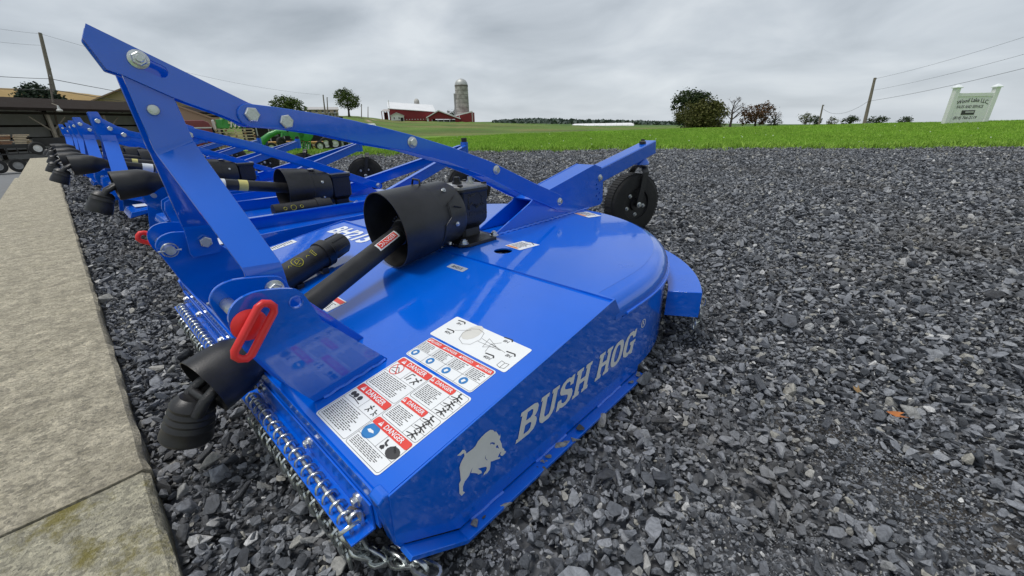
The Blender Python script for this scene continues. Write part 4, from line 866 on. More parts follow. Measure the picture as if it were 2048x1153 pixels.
flat('header_bar', [[(p[0]+.004, p[1]+.066) for p in rrect2(.242, .0155, .005)]], LRED, mts[0], lab)
for k, w_ in enumerate(('PELIGRO', 'DANGER', 'PERIGO', 'GEFAHR')):
    text_on('lettering', w_, .0115, q*(k+.54), .0738, LWHITE, mts[1], lab, .01); flat('alert_triangle', [tri(q*k+.0095, .0735, .0075)], LWHITE, mts[1], lab)
    flat('small_print', smallprint(q*k+.005, .035, q-.010, .029, 6, rg), INK, mts[0], lab)
    flat('manual_symbol', [[(q*(k+.3)+.0115*math.cos(a_), .019+.0115*math.sin(a_)) for a_ in np.linspace(0, 6.28, 19)[:-1]]], LBLUE, mts[0], lab)
    flat('manual_symbol_white', [[(q*(k+.3)-.005, .016), (q*(k+.3)+.002, .012), (q*(k+.3)+.006, .022), (q*(k+.3)-.002, .024)]], WHITE, mts[1], lab)
lab, mts = label_base(.480, .398, .285, .101, .006)
dr = [[(.115, .02), (.09, .03), (.078, .055), (.085, .08), (.105, .09), (.13, .085), (.142, .06), (.135, .03), (.115, .02)], [(.142, .05), (.22, .055), (.142, .065)], [(.16, .075), (.2, .06), (.17, .04), (.16, .075)], [(.05, .05), (.09, .075)], [(.19, .03), (.18, .06), (.2, .08)], [(.235, .055), (.18, .062)]]
flat('lubrication_diagram', lines(dr, .0009), INK, mts[0], lab)
flat('grease_stain', [[(.10+.025*math.cos(a_), .07+.035*math.sin(a_)) for a_ in np.linspace(0, 6.28, 13)[:-1]]], mat('greasy_vinyl', (.66, .65, .6), .4, 0, 0, .05, 20), mts[0] @ Matrix.Translation((0, 0, -.0002)), lab)
for s_, x_, y_ in (('8H', .035, .078), ('40H', .04, .032), ('8H', .205, .09), ('8H', .25, .05), ('40H', .21, .016)):
    text_on('lettering', s_, .014, x_, y_, INK, mts[0], lab, .006, 1, .2); flat('grease_gun', lines([[(x_-.016, y_+.011), (x_+.010, y_+.014)], [(x_+.010, y_+.014), (x_+.016, y_+.007)]], .004), INK, mts[0], lab)
flat('open_book', lines([[(.25, .01), (.25, .028), (.262, .026), (.274, .028), (.274, .010), (.262, .007), (.25, .01)], [(.262, .007), (.262, .026)]], .0011), INK, mts[0], lab)
# small labels on the rear plate
def top_basis(x, y, rz): return Matrix.Translation((x, y, deck_z(y)+.0052)) @ Matrix.Rotation(rz, 4, 'Z')
for x_, y_, w_, h_, rz in ((.205, .985, .092, .12, -.1), (.075, 1.66, .13, .085, -.35)):
    l_ = flat('warning_label', [rrect2(w_, h_, .004)], WHITE, top_basis(x_, y_, rz), mow); m_ = top_basis(x_, y_, rz) @ Matrix.Translation((0, 0, .0005))
    flat('small_print', smallprint(.008, .02, w_-.016, h_*.55, 7, rg), INK, m_, l_); flat('header_bar', [rect(.005, .004, w_*.7, .012)], mat('orange_label_ink', (.75, .25, .03), .4), m_, l_)
    flat('pictogram', lines([[(w_*.2, h_*.8), (w_*.5, h_*.9), (w_*.85, h_*.75)]], .004), INK, m_, l_)
l_ = flat('warning_label', [rrect2(.085, .07, .004)], WHITE, deck_basis(0.0, .288, .0008), mow); m_ = deck_basis(0.0, .288, .0013)
flat('small_print', smallprint(.008, .006, .07, .036, 6, rg), INK, m_, l_); flat('header_bar', [rect(.004, .048, .077, .018)], LRED, m_, l_)
l_ = flat('warning_label', [rrect2(.06, .12, .004)], WHITE, deck_basis(-.80, .40, .0008), mow); m_ = deck_basis(-.80, .40, .0013); flat('small_print', smallprint(.008, .01, .045, .1, 10, rg), INK, m_, l_)
l_ = flat('model_plate', [rrect2(.09, .03, .004)], mat('grey_decal', (.35, .4, .5), .4), deck_basis(.18, .70, .0008), mow); text_on('lettering', 'BH215', .02, .045, .015, INK, deck_basis(.18, .70, .0013), l_, .02)
# model number
v_, f_ = text('BH215', .128, .035, .18, 'CENTER', .96); MB().add([(a_*1.02, b_*.95, 0) for a_, b_, c_ in v_], f_, deck_basis(-.56, .703, .0012)).build('lettering', LWHITE, mow)
# name on the side panel, slab serif italic
GL = {
 'H': ([[(0,0),(.36,0),(.36,.13),(.29,.13),(.29,.42),(.57,.42),(.57,.13),(.5,.13),(.5,0),(.86,0),(.86,.13),(.79,.13),(.79,.87),(.86,.87),(.86,1),(.5,1),(.5,.87),(.57,.87),(.57,.58),(.29,.58),(.29,.87),(.36,.87),(.36,1),(0,1),(0,.87),(.07,.87),(.07,.13),(0,.13)]], .92),
 'B': ([[(0,0),(.55,0),(.72,.06),(.8,.18),(.8,.36),(.74,.47),(.66,.52),(.72,.57),(.77,.66),(.77,.82),(.7,.94),(.55,1),(0,1),(0,.87),(.07,.87),(.07,.13),(0,.13)],[(.29,.14),(.29,.43),(.48,.43),(.56,.37),(.56,.2),(.48,.14)],[(.29,.59),(.29,.86),(.47,.86),(.54,.8),(.54,.65),(.47,.59)]], .86),
 'U': ([[(0,1),(0,.87),(.07,.87),(.07,.25),(.14,.1),(.28,0),(.56,0),(.7,.1),(.77,.25),(.77,.87),(.84,.87),(.84,1),(.5,1),(.5,.87),(.57,.87),(.57,.28),(.52,.18),(.34,.18),(.29,.28),(.29,.87),(.36,.87),(.36,1)]], .9),
 'S': ([[(.02,0),(.15,0),(.19,.05),(.32,0),(.5,0),(.68,.07),(.77,.2),(.77,.36),(.68,.5),(.32,.64),(.27,.7),(.27,.79),(.33,.85),(.46,.85),(.54,.78),(.56,.66),(.72,.66),(.72,1),(.6,1),(.55,.95),(.42,1),(.28,1),(.12,.93),(.04,.8),(.04,.65),(.12,.53),(.48,.38),(.53,.32),(.53,.22),(.46,.15),(.33,.15),(.23,.22),(.19,.36),(.02,.36)]], .84),
 'O': ([[(.4+.4*abs(math.cos(a_))**.8*(1 if math.cos(a_) > 0 else -1), .5+.5*abs(math.sin(a_))**.8*(1 if math.sin(a_) > 0 else -1)) for a_ in np.linspace(0, 2*math.pi, 29)[:-1]], [(.4+.17*abs(math.cos(a_))**.8*(1 if math.cos(a_) > 0 else -1), .5+.33*abs(math.sin(a_))**.8*(1 if math.sin(a_) > 0 else -1)) for a_ in np.linspace(0, 2*math.pi, 29)[:-1]]], .88),
 'G': ([[(.79,.68),(.79,1),(.66,1),(.62,.94),(.48,1),(.3,1),(.1,.9),(0,.7),(0,.3),(.1,.1),(.3,0),(.46,0),(.58,.07),(.62,0),(.79,0),(.79,.42),(.86,.42),(.86,.55),(.45,.55),(.45,.42),(.55,.42),(.55,.24),(.47,.16),(.34,.16),(.25,.26),(.25,.74),(.34,.84),(.48,.84),(.57,.76),(.6,.68)]], .9)}
def side_pt(u, v, x=B+.0025): q = on(u, v, 'X', x); return (q[1], q[2])
TL, BL_, BR_, TR = side_pt(1049, 822), side_pt(1031, 889), side_pt(1257, 711), side_pt(1281, 652)   # corners of the word
adv = 0; glyphs = []
for ch in 'BUSH HOG':
    if ch == ' ': adv += .38; continue
    glyphs.append((ch, adv)); adv += GL[ch][1]
lett = []
for ch, a_ in glyphs:
    spl = [[((a_+p[0]+.25*p[1])/(adv+.22), p[1]) for p in s_] for s_ in GL[ch][0]]
    v_, f_ = curve_mesh('g', spl); b = MB(); x0, x1 = BL_[0], BR_[0]+.05; zb0, zb1, h0, h1 = BL_[1], BR_[1]+.0, TL[1]-BL_[1], TR[1]-BR_[1]
    b.add([(B+.0024, x0+(x1-x0)*p[0], zb0+(zb1-zb0)*p[0]+(h0+(h1-h0)*p[0])*p[1]) for p in v_], f_); lett.append(b.build('lettering', SILV, mow))
RP = side_pt(1287, 647); cv = Vector((B+.0024, RP[0], RP[1]))
b = MB(); 
def annulus(b, c, r0, r1, k=24):
    P_ = [(c.x, c.y+r*math.cos(a_), c.z+r*math.sin(a_)) for r in (r0, r1) for a_ in np.linspace(0, 2*math.pi, k+1)[:-1]]; b.add(P_, [(i, (i+1) % k, (i+1) % k+k, i+k) for i in range(k)])
annulus(b, cv, .0125, .0155); v_, f_ = text('R', .021, .02); b.add(v_, f_, basis(cv, (0, 1, 0), (0, 0, 1))); b.build('registered_mark', SILV, mow)
zq = lambda p: (860+p[0]/7.205, 850+p[1]/7.205)
boar = [(390,445),(440,400),(470,362),(498,362),(518,385),(525,415),(560,390),(620,345),(660,300),(690,240),(740,180),(800,120),(870,72),(905,75),(938,107),(950,92),(985,140),(997,168),(1012,130),(1015,175),(1005,215),(1030,270),(1040,330),(1070,352),(1072,374),(1095,380),(1085,410),(1045,450),(1020,445),(1012,425),(1018,405),(1035,390),(1010,400),(985,450),(978,472),(1000,465),(1015,478),(990,495),(950,505),(900,525),(875,530),(870,600),(860,650),(820,700),(800,705),(770,735),(780,695),(810,660),(820,620),(805,605),(750,615),(690,635),(740,665),(748,695),(690,720),(690,705),(640,695),(592,695),(615,612),(598,650),(560,740),(500,820),(475,890),(475,958),(505,975),(455,1025),(425,990),(420,850),(445,800),(435,700),(425,620),(440,560),(470,500),(498,450),(490,410),(470,420),(440,445)]
eyes = [[(868,262),(900,252),(938,262),(925,292),(905,275),(878,272),(872,300)], [(950,315),(972,288),(985,318),(998,345),(972,332),(958,340)], [(808,430),(800,460),(810,495),(832,510),(815,512),(797,485),(796,460)]]
v_, f_ = curve_mesh('boar', [[side_pt(*zq(p)) for p in boar]]+[[side_pt(*zq(p)) for p in e_] for e_ in eyes])
MB().add([(B+.0024, p[0], p[1]) for p in v_], f_).build('boar_emblem', SILV, mow)
# cast boar outline on the gearbox, same silhouette
pl = [side_pt(*zq(p)) for p in boar]; ym_ = np.mean([p[0] for p in pl]); zm_ = np.mean([p[1] for p in pl])
b = MB(); b.tube([(.0785, GY+(p[0]-ym_)*.62, .537+(p[1]-zm_)*.55) for p in pl]+[(.0785, GY+(pl[0][0]-ym_)*.62, .537+(pl[0][1]-zm_)*.55)], .0013, 4); b.build('cast_emblem', EMB, gx)
# stones lying on the skid, and other loose things
for k, (u, v, s_) in enumerate(((1160, 861, .034), (1262, 766, .030), (1277, 751, .032), (1098, 916, .027), (950, 1050, .034), (1086, 928, .020), (968, 1042, .018))):
    p = on(u, v, 'X', B+.018); o = link('stone', STONES[(k*5+2) % NST], None); o.location = (B+.017, p[1], .026+s_*.2); o.scale = (s_,)*3; o.rotation_euler = (random.uniform(-.2, .2), random.uniform(-.2, .2), k*1.3)
    tag(o, ('largest grey stone on the mower skid below the lettering', 'grey stone on the mower skid below the last word, nearer the front', 'grey stone at the rear end of the mower skid', 'grey stone on the mower skid below the first letter', 'grey stone on the front end of the mower skid', 'smaller of two touching stones on the skid below the first letter', 'small pebble on the front end of the mower skid')[k], 'stone', 'stones on the mower skid')

# ================================================================ THE OTHER MOWERS IN THE ROW
def make_row_mower():
    r = empty('rotary_mower', (0, 0, 0), 'x', 'mower', 'blue mowers parked in a row')
    DZ = .285
    # deck: flat top with clipped rear corners
    out = [(.80, .22), (.80, 1.35), (.55, 1.72), (-.55, 1.72), (-.80, 1.35), (-.80, .22)]
    b = MB(); k = len(out); b.add([(x, y, DZ) for x, y in out]+[(x, y, DZ-.006) for x, y in out], [tuple(range(k)), tuple(range(2*k-1, k-1, -1))]+[(i, (i+1) % k, (i+1) % k+k, i+k) for i in range(k)]); b.build('deck_plate', BLUE, r)
    b = MB()
    for i in range(k-1):
        (xa, ya), (xb, yb) = out[i], out[i+1]; b.add([(xa, ya, .03), (xb, yb, .03), (xb, yb, .285), (xa, ya, .285)], [(0, 1, 2, 3)])
    b.build('skirt', BLUE, r)
    for sx in (1, -1):
        MB().prism([(.15, .08), (.20, .345), (1.42, .37), (1.46, .10), (1.3, .03), (.30, .03)], sx*.795, sx*.803).build('side_panel', BLUE, r, bevel=.0015)
        MB().prism([(.30, .285), (.33, .35), (1.50, .36), (1.60, .285)], sx*.335, sx*.342).build('deck_rib', BLUE, r, bevel=.0015)
        MB().box((min(sx*.335, sx*.375), .34, .350), (max(sx*.335, sx*.375), 1.45, .356)).build('rib_flange', BLUE, r)
        MB().box((min(sx*.78, sx*.83), .30, .022), (max(sx*.78, sx*.83), 1.3, .032)).build('skid', BLUE, r)
        # lower hitch: plates on a sloping front bracket
        hp = [(.02, .46), (.03, .50), (.06, .515), (.15, .515), (.20, .48), (.40, .285), (.28, .28), (.10, .34), (.03, .40)]
        for xx in (.31, .40): MB().prism(hp, sx*xx, sx*(xx+.010)).build('hitch_plate', BLUE, r, bevel=.002)
        MB().prism([(.08, .24), (.10, .28), (.30, .30), (.30, .286)], sx*.40, sx*.78).build('front_wing', BLUE, r, bevel=.002)
        pin = MB().tube([(sx*.27, .07, .46), (sx*.44, .07, .46)], .014, 12).build('hitch_pin', ZINC, r, 40)
        bolt((sx*.42 if sx > 0 else -.30, .168, .462), (1, 0, 0), 'nut', r)
        bolt((.42*sx if sx > 0 else -.30, .13, .37), (1, 0, 0), 'big', r)
        # mast: strap, head plate, brace
        rings = [[(sx*.328, .10, .44), (sx*.328, .20, .44), (sx*.318, .20, .44), (sx*.318, .10, .44)], [(sx*.326, .10, .515), (sx*.326, .20, .51), (sx*.316, .20, .51), (sx*.316, .10, .515)], [(sx*.075, .13, .755), (sx*.075, .22, .755), (sx*.065, .22, .755), (sx*.065, .13, .755)], [(sx*.072, .13, .80), (sx*.072, .22, .80), (sx*.062, .22, .80), (sx*.062, .13, .80)]]
        MB().loft(rings).build('mast_strap', BLUE, r, 25, bevel=.0016)
        MB().prism([(.105, .97), (.165, .97), (.175, .925), (.25, .865), (.30, .845), (.33, .80), (.30, .755), (.20, .745), (.13, .745), (.11, .80)], sx*.048, sx*.061).build('mast_head', BLUE, r, bevel=.002)
        MB().prism(strip([(.22, .835), (.60, .72), (1.38, .40)], .048, .048), sx*.063, sx*.071).build('brace', BLUE, r, bevel=.0016)
        if sx > 0:
            for y_, z_ in ((.145, .905), (.20, .848), (.27, .80)): bolt((.0715 if y_ > .19 else .0612, y_, z_), (1, 0, 0), 'big', r)
            bolt((.0712, 1.37, .405), (1, 0, 0), 'mid', r)
        # tail frame bars
        a_ = Vector((sx*.30, 1.28, .345)); c_ = Vector((sx*.035, 2.31, .615)); d_ = (c_-a_).normalized(); s_ = d_.cross(Vector((0, 0, 1))).normalized()*.005; u_ = Vector((0, 0, .040))
        MB().loft([[a_+s_+u_, a_-s_+u_, a_-s_-u_, a_+s_-u_], [c_+s_+u_, c_-s_+u_, c_-s_-u_, c_+s_-u_]]).build('tail_bar', BLUE, r, bevel=.0015)
        MB().loft([[a_+u_+Vector((-.02, 0, 0)), a_+u_+Vector((.02, 0, 0)), a_+u_+Vector((.02, 0, .005)), a_+u_+Vector((-.02, 0, .005))], [c_+u_+Vector((-.02, 0, 0)), c_+u_+Vector((.02, 0, 0)), c_+u_+Vector((.02, 0, .005)), c_+u_+Vector((-.02, 0, .005))]]).build('tail_bar_cap', BLUE, r)
    MB().box((-.062, .108, .962), (.062, .163, .972)).build('mast_bridge', BLUE, r, bevel=.002)
    MB().box((-.31, .30, .285), (.31, .34, .36)).build('front_beam', BLUE, r, bevel=.002)
    MB().box((.46, .14, .2945), (.62, .24, .296), ).build('warning_label', WHITE, r)
    MB().tube([(0, 2.33, .56), (0, 2.33, .685)], .034, 16).build('swivel_tube', BLUE, r, 40); MB().tube([(0, 2.33, .685), (0, 2.33, .72)], .026, 12).build('swivel_cap', CAST, r, 40)
    wc = Vector((0, 2.36, .285)); ax = Vector((.86, -.5, 0)).normalized(); fw_ = Vector((.5, .86, 0)); wheel(r, wc, ax, .205, .105); fork(r, wc, ax, fw_, .55, .205)
    g = MB().loft([rrect(.055, .055, .012, .290, 1.08), rrect(.055, .055, .012, .34, 1.08), rrect(.076, .075, .016, .365, 1.08), rrect(.078, .077, .016, .495, 1.08), rrect(.083, .082, .016, .498, 1.08), rrect(.083, .082, .016, .518, 1.08)]).build('gearbox', CAST, r, 30, bevel=.002)
    MB().loft([rrect(.11, .11, .02, .287, 1.08), rrect(.11, .11, .02, .30, 1.08)]).build('base_flange', CAST, g)
    for x_ in (-.09, .09):
        for y_ in (-.085, .085): bolt((x_, 1.08+y_, .3005), (0, 0, 1), 'nut', g)
    MB().loft([rrect(.08, .08, .016, .5185, 1.08), rrect(.08, .08, .016, .526, 1.08)]).build('top_cover', COVER, g)
    P0 = Vector((0, .70, .445)); A_ = Vector((0, 1, -.03)).normalized()
    bell = MB().lathe(P0, A_, [(.30, .03), (.30, .108), (.28, .120), (.17, .125), (.165, .130), (0.01, .137), (0, .137), (0, .1335), (.16, .126), (.27, .116), (.28, .03)], 44, closed_prof=True).build('shaft_shield', BLK, r, 35)
    MB().box((.02, .88, .5655), (.055, .93, .5668), Matrix.Translation((0, 0, 0))).build('shield_label', WHITE, bell)
    for a_ in (R(20), R(-30)): rd = Vector((math.cos(a_), 0, math.sin(a_))); bolt(P0+A_*.23+rd*.1225, rd, 'tiny', bell)
    T0_, T1_ = Vector((0, .80, .442)), Vector((.0, .09, .566)); d_ = (T1_-T0_).normalized()
    sh = MB().tube([T0_, T1_], .0335, 20).build('drive_shaft', BLK, r, 40)
    MB().lathe(T0_+d_*.30, d_, [(0, .0342), (.05, .0342)], 20, closed_prof=True).build('shaft_label', mat('yellow_label', (.7, .62, .2), .5), sh, 40)
    MB().lathe(T0_+d_*.42, d_, [(0, .0342), (.07, .0342)], 20, closed_prof=True).build('shaft_label', WHITE, sh, 40)
    cb = T1_+d_*.02; dc = Vector((.02, -1, -.06)).normalized()
    MB().lathe(cb, dc, [(-.03, .034), (0, .046), (.03, .062), (.06, .07), (.11, .0725), (.175, .0745), (.175, .0715), (.1, .068), (.02, .05), (.01, .03)], 32, closed_prof=True).build('shaft_cone', BLK, sh, 35)
    yk = MB(); ce = cb+dc*.14
    for s_ in (-1, 1): yk.tube([ce+Vector((s_*.01, 0, 0)), ce+Vector((s_*.034, -.03, 0)), ce+Vector((s_*.036, -.07, -.02)), ce+Vector((s_*.03, -.09, -.05))], [.018, .014, .013, .014], 8)
    yk.build('joint_yoke', CAST, sh, 50)
    MB().lathe(ce+Vector((0, -.085, -.035)), Vector((.02, -.45, -.9)), [(-.01, .03), (0, .042), (.012, .048), (.02, .045), (.035, .05), (.042, .048), (.06, .052), (.085, .054), (.1, .052), (.1, .02)], 28).build('coupler_boot', BLK, sh, 30)
    can = MB().lathe((.20, .56, .345), (0, 1, 0), [(-.005, .02), (0, .043), (.26, .043), (.262, .05), (.30, .05), (.302, .042), (.36, .040), (.37, .02)], 28).build('manual_canister', BLK, r, 35)
    pz = MB(); 
    for q in (.06, .11, .16): pz.ring([Vector((.20+.0437*math.cos(.35+h_/.043), .56+q+(.016 if q == .11 else .009)*math.cos(a_), .345+.0437*math.sin(.35+h_/.043))) for a_, h_ in [(a_, (.016 if q == .11 else .009)*math.sin(a_)) for a_ in np.linspace(0, 6.28, 17)[:-1]]], .0012, 4)
    pz.build('pictogram', YEL, can)
    MB().box((-.02, .45, .2862), (.12, .51, .2872)).build('warning_label', WHITE, r)
    return r
def copy_tree(o, parent=None):
    c = o.copy(); COL.objects.link(c); c.parent = parent
    for ch in o.children: copy_tree(ch, c)
    return c
rowm = make_row_mower()
spots = [(-1.70, .11, 0, 'second blue mower from the camera, with pictogram canister beside its black shaft shield'),
         (-3.47, .0, .0, 'third blue mower from the camera, with tall mast tab just left of the nearest mast'),
         (-5.2, -.03, .01, 'fourth blue mower from the camera in the parked row'),
         (-6.95, -.02, -.01, 'fifth blue mower from the camera, its mast almost hidden behind the fourth'),
         (-8.7, -.01, .01, 'sixth blue mower from the camera, second from the far end of the row'),
         (-10.45, -.06, 0, 'farthest blue mower at the left end of the parked row')]
for i, (x, y, a, lb) in enumerate(spots):
    o = rowm if i == 0 else copy_tree(rowm); o.location = (x, y, 0); o.rotation_euler = (0, 0, a); o['label'] = lb
    if i:                                                         # each shaft hangs a little differently
        for ch in o.children:
            if ch.name.startswith('drive_shaft'):
                pv = Vector((0, .8, .442)); ch.matrix_local = Matrix.Translation(pv) @ Euler((random.uniform(-.03, .05), 0, random.uniform(-.09, .07))).to_matrix().to_4x4() @ Matrix.Translation(-pv)

# orange leaf on the gravel
p = on(1772, 824, 'Z', .045); b = MB(); lf = [(0, 0, 0), (.018, .010, .004), (.04, .008, .010), (.03, -.008, .006), (.05, -.022, .014), (.022, -.020, .003), (.004, -.022, .008)]
b.add([(x*.9, y*.9, z) for x, y, z in lf]+[(x*.9, y*.9, z-.0008) for x, y, z in lf], [(0, 1, 2, 3), (0, 3, 4, 5), (0, 5, 6), (7, 10, 9, 8), (7, 12, 11, 10), (7, 13, 12)])
o = b.build('fallen_leaf', mat('orange_leaf', (.33, .115, .03), .7, 0, 0, .5, 60)); o.location = (p[0], p[1], .047); tag(o, 'small orange dead leaf lying on the gravel', 'leaf')
p = on(1715, 785, 'Z', .045); o = link('fallen_leaf', o.data.copy()); o.data.materials.clear(); o.data.materials.append(mat('tan_leaf', (.2, .13, .06), .8, 0, 0, .4, 60)); o.location = (p[0], p[1], .044); o.scale = (.7, .6, .7); o.rotation_euler = (0, 0, 2); tag(o, 'tan scrap of dead leaf left of the orange leaf on the gravel', 'leaf')

# ================================================================ BACKGROUND
HR = Vector((math.cos(_y), math.sin(_y), 0)); HF = Vector((-math.sin(_y), math.cos(_y), 0))
def V3(p, z): return Vector((float(p[0]), float(p[1]), float(z)))
def bbox_frame(u, D):                                             # local frame facing the camera at column u
    p = place(u, D); d = Vector((p[0]-CAM[0], p[1]-CAM[1], 0)).normalized(); r = Vector((d.y, -d.x, 0)); return p, r, d
def wpx(D, u):                                                    # metres per picture pixel near column u
    a = place(u-2, D); b = place(u+2, D); return float(np.linalg.norm(a-b))/4
class LB(MB):                                                     # mesh in a local frame (right, away, up)
    pass
def thing(name, u, D, label, cat, group=None, z=None, turn=0):
    p, r, d = bbox_frame(u, D); a = math.atan2(r.y, r.x)+turn
    return empty(name, (float(p[0]), float(p[1]), tz(p) if z is None else z), label, cat, group, a)

# ---- trees
BARK = mat('tree_bark', (.07, .055, .045), .9, 0, 0, .3, 6, .6, 30)
def leafmat(name, c1, c2):
    m = bpy.data.materials.new(name); m.use_nodes = True; t = m.node_tree; b = t.nodes['Principled BSDF']; b.inputs['Roughness'].default_value = .7; b.inputs['Specular IOR Level'].default_value = .25
    geo = N(t, 'ShaderNodeNewGeometry'); rr = N(t, 'ShaderNodeValToRGB'); t.links.new(geo.outputs['Random Per Island'], rr.inputs[0]); rr.color_ramp.elements[0].color = (*c1, 1); rr.color_ramp.elements[1].color = (*c2, 1); t.links.new(rr.outputs[0], b.inputs['Base Color'])
    return m
LEAF = {'green': leafmat('green_leaves', (.035, .065, .012), (.10, .14, .025)), 'dark': leafmat('dark_leaves', (.018, .036, .012), (.05, .075, .022)), 'olive': leafmat('olive_leaves', (.05, .06, .015), (.12, .12, .03)), 'rust': leafmat('rust_leaves', (.055, .035, .018), (.15, .075, .035)), 'pale': leafmat('pale_leaves', (.06, .075, .03), (.15, .16, .07)), 'spruce': leafmat('spruce_needles', (.016, .028, .02), (.04, .06, .035))}
def tree(name, u, D, v_top, half_w, lobes, leaf, label, v_base=None, group=None, n=1500, ls=1., lean=0, trunk=.35, bare=False, base_z=None):
    p = place(u, D); z0 = tz(p)-.15 if base_z is None else base_z; H = zat(p, v_top)-z0; mpp = wpx(D, u); Wd = half_w*mpp
    t = thing(name, u, D, label, 'tree', group, z=z0)
    rg = np.random.default_rng(int(abs(u*7+v_top*13+D)) % 99991); b = MB(); th = H*.03+.05
    top = H*(.62 if lobes else .9)
    pth = [(math.sin(k*1.7+u)*.02*H*k/5+lean*H*k/6, 0, top*k/6) for k in range(7)]
    b.tube(pth, [th*(1.25-.16*k) for k in range(7)], 7)
    limbs = []
    for k in range(9 if not bare else 22):
        f = rg.uniform(.3, .95); a = rg.uniform(0, 6.28); base = Vector(pth[0]).lerp(Vector(pth[-1]), f); L = (1.15-f)*Wd*1.3+.1*H; e = base+Vector((math.cos(a)*L*.8, math.sin(a)*L*.8, L*rg.uniform(.4, .9)))
        m_ = (base+e)/2+Vector((0, 0, .05*L)); b.tube([base, m_, e], [th*.42*(1.2-f), th*.28*(1.2-f), th*.08], 5); limbs.append((m_, e))
        if bare:
            for q in range(5):
                s0 = m_.lerp(e, rg.uniform(0, 1)); dd = Vector(rg.normal(size=3)); dd.z = abs(dd.z); b.tube([s0, s0+dd.normalized()*L*rg.uniform(.25, .5)], [th*.1, th*.03], 4)
    b.build('trunk', BARK, t, 60)
    if not lobes: return t
    pts = []
    tot = sum(l[3]*l[4] for l in lobes)
    for (lx_, ly_, lz_, rx, rz) in lobes:
        m_ = max(30, int(n*rx*rz/tot)); nc = max(6, m_//26)
        cl = []
        for _ in range(nc):
            d = rg.normal(size=3); d /= np.linalg.norm(d); rr_ = rg.uniform(.45, 1)**.6; cl.append(np.array([lx_*Wd+d[0]*rx*Wd*rr_, ly_*Wd+d[1]*rx*Wd*rr_, lz_*H+d[2]*rz*H*rr_]))
        for c in cl:
            cs = .22*rx*Wd+.1
            for _ in range(m_//nc): pts.append(c+rg.normal(0, 1, 3)*cs*np.array([.62, .62, .5]))
    s = max(.09, .045*Wd)*ls; v = []; f = []
    for c in pts:
        a = Vector(rg.normal(size=3)).normalized(); x_, y_ = frame(a); q = rg.uniform(.6, 1.5)*s; k = len(v); c = Vector(c)
        v += [tuple(c+x_*q), tuple(c+y_*q*.7), tuple(c-x_*q), tuple(c-y_*q*.7)]; f.append((k, k+1, k+2, k+3))
    me = bpy.data.meshes.new('crown'); me.from_pydata(v, [], f); link('crown', me, LEAF[leaf], t); return t
OV = [(0, 0, .62, .95, .36), (-.35, 0, .5, .6, .26), (.35, .1, .55, .6, .28), (.05, -.1, .8, .6, .2)]
RG = 'trees on the right skyline'
tree('broadleaf_tree', 702, 138, 177, 25, [(0, 0, .62, .8, .3), (-.45, 0, .75, .55, .2), (.45, 0, .58, .6, .24), (-.2, 0, .86, .5, .14), (.35, 0, .4, .5, .12)], 'green', 'large solitary green tree left of the red barn', n=4200)
tree('broadleaf_tree', 586, 125, 194, 34, [(-.3, 0, .62, .65, .36), (.25, 0, .6, .6, .32), (0, 0, .8, .6, .2), (.75, 0, .45, .3, .25)], 'green', 'rounded green tree beside the beige house', n=3600)
tree('spruce_tree', 108, 68, 164, 72, [(0, 0, .76, .55, .2), (-.35, 0, .64, .5, .2), (.4, 0, .62, .55, .22), (0, 0, .5, .8, .2)], 'spruce', 'dark spiky evergreen behind the shed roof beside the utility pole', n=9000, ls=1.1)
tree('broadleaf_tree', 1378, 92, 180, 40, [(-.1, 0, .82, .75, .16), (-.65, 0, .66, .42, .14), (.35, 0, .72, .55, .2), (.1, 0, .45, .8, .3), (.1, 0, .2, .7, .2)], 'dark', 'tall dark green tree at the left end of the right hand grove', group=RG, n=7000)
tree('broadleaf_tree', 1372, 84, 208, 28, OV, 'olive', 'low olive green tree standing against the tall dark tree', group=RG, n=2200)
tree('broadleaf_tree', 1412, 80, 198, 42, [(0, 0, .45, .95, .4), (0, 0, .72, .65, .26), (0, 0, .15, .9, .18)], 'olive', 'dense brownish green rounded tree in the right hand grove', group=RG, n=7000)
tree('bare_tree', 1462, 96, 196, 26, [], 'olive', 'bare pale tree between the olive tree and the rust tree', group=RG, bare=True)
tree('broadleaf_tree', 1512, 88, 206, 36, [(0, 0, .62, .9, .26), (-.5, 0, .42, .5, .24), (.3, 0, .8, .55, .16), (.1, 0, .35, .5, .25)], 'rust', 'rust brown spreading tree on the right skyline', group=RG, n=2600)
tree('bare_tree', 1550, 90, 210, 14, [(0, 0, .25, .9, .2)], 'dark', 'thin half bare tree just right of the rust tree', group=RG, bare=True, n=500)
tree('broadleaf_tree', 1612, 110, 225, 17, OV, 'pale', 'small pale tree left of the short leaning pole', group=RG, n=900)
tree('broadleaf_tree', 1632, 105, 232, 12, OV, 'dark', 'small dark green tree beside the short leaning pole', group=RG, n=900)
tree('broadleaf_tree', 1664, 110, 234, 14, [(.2, 0, .6, .8, .35)], 'pale', 'thin pale green tree right of the short leaning pole', group=RG, n=500)
tree('broadleaf_tree', 1702, 105, 231, 20, [(.3, 0, .7, .7, .25), (-.4, 0, .5, .6, .3)], 'dark', 'wind blown dark green tree left of the tall utility pole', group=RG, n=1100)
tree('broadleaf_tree', 1755, 105, 233, 22, [(-.3, 0, .55, .7, .35), (.4, 0, .65, .6, .3)], 'dark', 'wide low dark tree right of the tall utility pole', group=RG, n=1200)
tree('broadleaf_tree', 1812, 105, 235, 16, [(0, 0, .6, .9, .36)], 'dark', 'small rounded dark green bush left of the white sign', group=RG, n=800)
tree('broadleaf_tree', 904, 215, 221, 14, OV, 'dark', 'small dark tree between the red gable shed and the silo', n=900)
